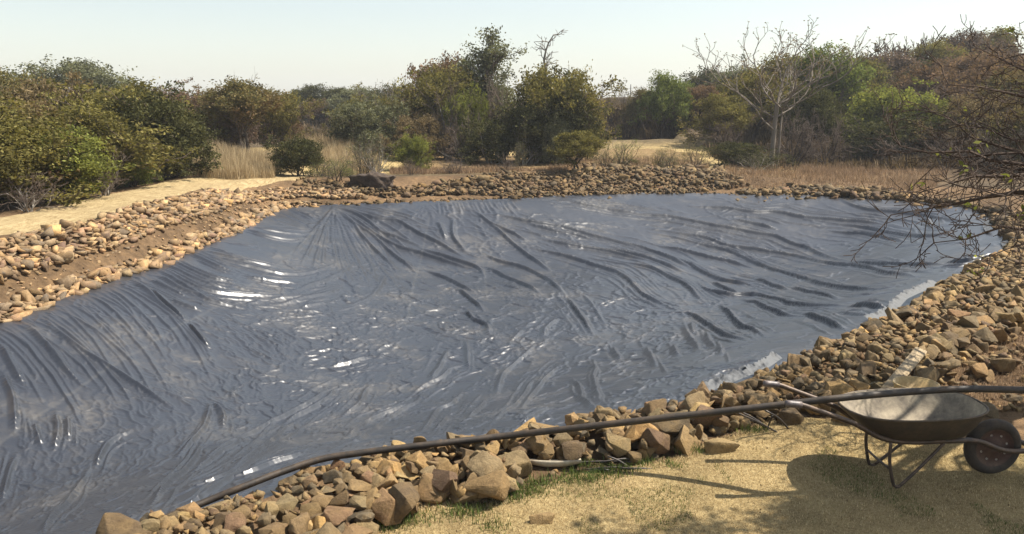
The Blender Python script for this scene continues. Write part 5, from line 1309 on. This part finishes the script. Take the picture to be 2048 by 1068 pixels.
# ------------------------------------------------------------------ pale crumpled hem of the liner
m, nt, b = mat('pale_film'); b.inputs['Base Color'].default_value = (.13, .135, .14, 1); b.inputs['Specular IOR Level'].default_value = .15; b.inputs['Roughness'].default_value = .6; bump(nt, b, noise(nt, 20, 4, .6, pos(nt)), .5, .01); M_HEM = m
def hem(pts, h, seed):
    r = np.random.default_rng(seed); Q = curve(np.array([PT(*p) for p in pts]), .022); n = len(Q); T = np.gradient(Q[:, :2], axis=0); T /= np.linalg.norm(T, axis=1, keepdims=True); Nn = np.stack([-T[:, 1], T[:, 0]], 1)
    rows = []; A = r.uniform(.03, .32, n)*h; A = np.where(r.random(n) < .6, A*.15, A)
    for j in range(6):
        f = j/5; w = .010*r.normal(0, 1, n)*f
        rows.append(np.stack([Q[:, 0]+Nn[:, 0]*(f*.10+w)+T[:, 0]*w*.8, Q[:, 1]+Nn[:, 1]*(f*.10+w)+T[:, 1]*w*.8, Q[:, 2]+A*math.sin(f*2.2)-.04*(1-f)], 1))
    V = np.concatenate(rows); i = np.arange(n-1); F = np.concatenate([np.stack([j*n+i, j*n+i+1, (j+1)*n+i+1, (j+1)*n+i], 1) for j in range(5)])
    return V, [F]
Hs = [hem([(1975,428,.03),(1966,446,.05),(1972,460,.04)], .10, 1), hem([(1782,625,.12),(1800,608,.14),(1815,592,.14),(1835,582,.14),(1880,562,.12)], .13, 2), hem([(1745,636,.12),(1770,628,.12),(1785,618,.12)], .10, 3), hem([(1410,776,.13),(1440,766,.14),(1500,742,.15),(1535,728,.15),(1565,708,.14)], .10, 4), hem([(2000,478,.06),(2008,492,.06)], .06, 5)]
for V, F in Hs: tag(link('hem', np_mesh('hem', V, F, False, [M_HEM]), liner), 'shiny pale crumpled hem of the liner')
# ------------------------------------------------------------------ near bare tree reaching in from the right
s = Sk(101); r = s.r
root = np.array([4.9, 6.3, 0.25]); root[2] = ground_z(4.9, 6.3)-.05
def away(p, q): return (np.array(q)-np.array(p))
P0, d = s.limb(root, (.05, 0, 1), 1.5, .11, .08, 5, .06)
fork = P0[-1]
ENDS = [((2048,95),6.4,.018),((1905,170),6.0,.016),((1950,100),6.8,.014),((1800,290),6.2,.016),((1830,390),5.9,.018),((1790,432),6.0,.020),((1890,480),5.8,.016),((1860,330),6.3,.014),((1920,250),6.5,.014),((1990,520),5.7,.013),((1960,400),5.6,.014),((1850,225),6.9,.013),((1930,340),7.2,.013),((2010,200),7.0,.014)]
for (e, t, rr) in ENDS:
    E = at_t(*e, t); p = fork+r.normal(0, .04, 3)*np.array([1, 1, 2]); st = p; v = E-p; L = np.linalg.norm(v); nseg = 9; q = p.copy(); pts = [p]
    sag = np.array([0, 0, 1.0])*r.uniform(-.05, .28)*L
    for i in range(nseg):
        f = (i+1)/nseg; q2 = p+v*f+sag*math.sin(f*math.pi)*.5+r.normal(0, .025, 3)
        ra = rr*2.0*(1-f)**.9+.0045; rb = ra*.93; s.seg.append((q, q2, ra, rb)); q = q2; pts.append(q2)
    for i in range(2, nseg+1):
        dd = (pts[i]-pts[i-1]); dd /= np.linalg.norm(dd)
        for k in range(1 if r.random() < .4 else 2):
            tt = r.normal(0, 1, 3); tt -= tt@dd*dd; tt /= np.linalg.norm(tt)
            s.grow(pts[i], dd*.75+tt*.75, r.uniform(.2, .42), .0055, 2, 3, .6, .85, .22, .0, 4, .2, .0030)
(V1, F1), (V2, F2) = s.wood()
W_NEAR = wood_mat('dark_thorn_bark', (.040, .028, .022), (.10, .072, .055))
nt_ = empty('thorn_tree', root); tag(nt_, 'dark bare thorny tree reaching its branches in from the right edge', 'bare tree')
V, F = join([(V1-root, F1), (V2-root, F2)]); link('trunk', np_mesh('trunk', V, F, False, [W_NEAR]), nt_)
tips = np.array([q[0] for q in s.tips]); lf = leaves(tips[r.permutation(len(tips))[:26]]-root, 5, .03, .05, 3)
link('leaves', np_mesh('leaves', lf[0], lf[1], False, [LM_['lime']], None, lf[2][:, None]*np.ones((1, 3))), nt_)
# its leafy upper crown hangs above and right of the picture and dapples the lawn
sunh = np.array([math.sin(math.radians(80)), math.cos(math.radians(80)), math.tan(math.radians(54))])
cl = []
for (a, b_, c_, d_, n_) in [(1560,2250,1005,1120,420),(1850,2300,940,1020,260),(1180,1600,1040,1110,30),(1600,1950,975,1015,60)]:
    for k in range(n_):
        g_ = at_z(r.uniform(a, b_), r.uniform(c_, d_), 0)
        for _ in range(12):
            z = r.uniform(3.0, 5.2); q = g_+sunh*z/sunh[2]
            px, py, t = proj(q)
            if py < -45 or px > 2130 or t < 0: cl.append(q); break
cl = np.array(cl); lf = leaves(cl-root, 38, .085, .065, 17, .2)
link('crown', np_mesh('crown', lf[0], lf[1], False, [LM_['olive']], None, lf[2][:, None]*np.ones((1, 3))), nt_)
s2 = Sk(103); r2 = s2.r
for k in range(16):
    q = cl[r2.integers(len(cl))]; p = fork.copy(); n_ = 7; v = q-p; pr = p
    for i in range(n_):
        f = (i+1)/n_; nx = p+v*f+np.array([0, 0, 1])*math.sin(f*math.pi)*.5+r2.normal(0, .03, 3)
        if proj(nx)[0] < 2060 and proj(nx)[1] > -8: break
        s2.seg.append((pr, nx, .03*(1-f)+.008, .03*(1-f)+.006)); pr = nx
(V1, F1), (V2, F2) = s2.wood(); V, F = join([(V1-root, F1), (V2-root, F2)])
link('boughs', np_mesh('boughs', V, F, True, [W_NEAR]), nt_)
# ------------------------------------------------------------------ camera, sun, sky
cd = bpy.data.cameras.new('camera'); cam = bpy.data.objects.new('camera', cd); C.objects.link(cam)
cam.location = (0, 0, CAMZ); cam.rotation_euler = (math.pi/2-PITCH, 0, 0)
cd.sensor_width = 36; cd.lens = FPX/2048*36; cd.clip_end = 3000; cd.clip_start = .05
bpy.context.scene.camera = cam
SUN_EL, SUN_AZ = math.radians(54), math.radians(80)
sd = bpy.data.lights.new('sun', 'SUN'); so = bpy.data.objects.new('sun', sd); C.objects.link(so)
d = Vector((math.sin(SUN_AZ)*math.cos(SUN_EL), math.cos(SUN_AZ)*math.cos(SUN_EL), math.sin(SUN_EL)))
so.rotation_euler = d.to_track_quat('Z', 'Y').to_euler(); so.location = d*50
sd.energy = 5.0; sd.angle = math.radians(.5); sd.color = (1, .93, .82)
w = bpy.data.worlds.new('World'); bpy.context.scene.world = w; w.use_nodes = True
nt = w.node_tree; bg = nt.nodes['Background']
sk = N(nt, 'ShaderNodeTexSky'); sk.sky_type = 'NISHITA'; sk.sun_disc = False
sk.sun_elevation = SUN_EL; sk.sun_rotation = SUN_AZ; sk.air_density = 1.5; sk.dust_density = 2.4; sk.ozone_density = 1.0; sk.altitude = 1200
hs = N(nt, 'ShaderNodeHueSaturation'); hs.inputs['Saturation'].default_value = .62; nt.links.new(sk.outputs[0], hs.inputs['Color'])
mx = mix(nt, 1.0, hs.outputs[0], (1.0, 1.0, .985), 'MULTIPLY'); nt.links.new(mx, bg.inputs['Color']); bg.inputs['Strength'].default_value = .092
sc = bpy.context.scene
sc.view_settings.view_transform = 'Standard'; sc.view_settings.look = 'None'; sc.view_settings.exposure = 0.9; sc.view_settings.gamma = 1
sc.cycles.max_bounces = 5; sc.cycles.diffuse_bounces = 3; sc.cycles.glossy_bounces = 2; sc.cycles.transmission_bounces = 3; sc.cycles.transparent_max_bounces = 4
sc.cycles.use_denoising = True
sc.cycles.caustics_reflective = False; sc.cycles.caustics_refractive = False

# ------------------------------------------------------------------ dusty air
hz = link('haze', np_mesh('haze', [(x, y, z) for z in (-4, 26) for y in (-760, 760) for x in (-760, 760)], np.array([[0, 2, 3, 1], [4, 5, 7, 6], [0, 1, 5, 4], [2, 6, 7, 3], [0, 4, 6, 2], [1, 3, 7, 5]])))
tag(hz, 'thin dusty haze in the air', kind='stuff')
m = bpy.data.materials.new('dusty_air'); m.use_nodes = True; nt = m.node_tree; nt.nodes.clear(); out = N(nt, 'ShaderNodeOutputMaterial'); pv = N(nt, 'ShaderNodeVolumePrincipled')
pv.inputs['Color'].default_value = (.86, .90, .95, 1); pv.inputs['Density'].default_value = .0009; pv.inputs['Anisotropy'].default_value = .1
nt.links.new(pv.outputs[0], out.inputs['Volume']); hz.data.materials.append(m)
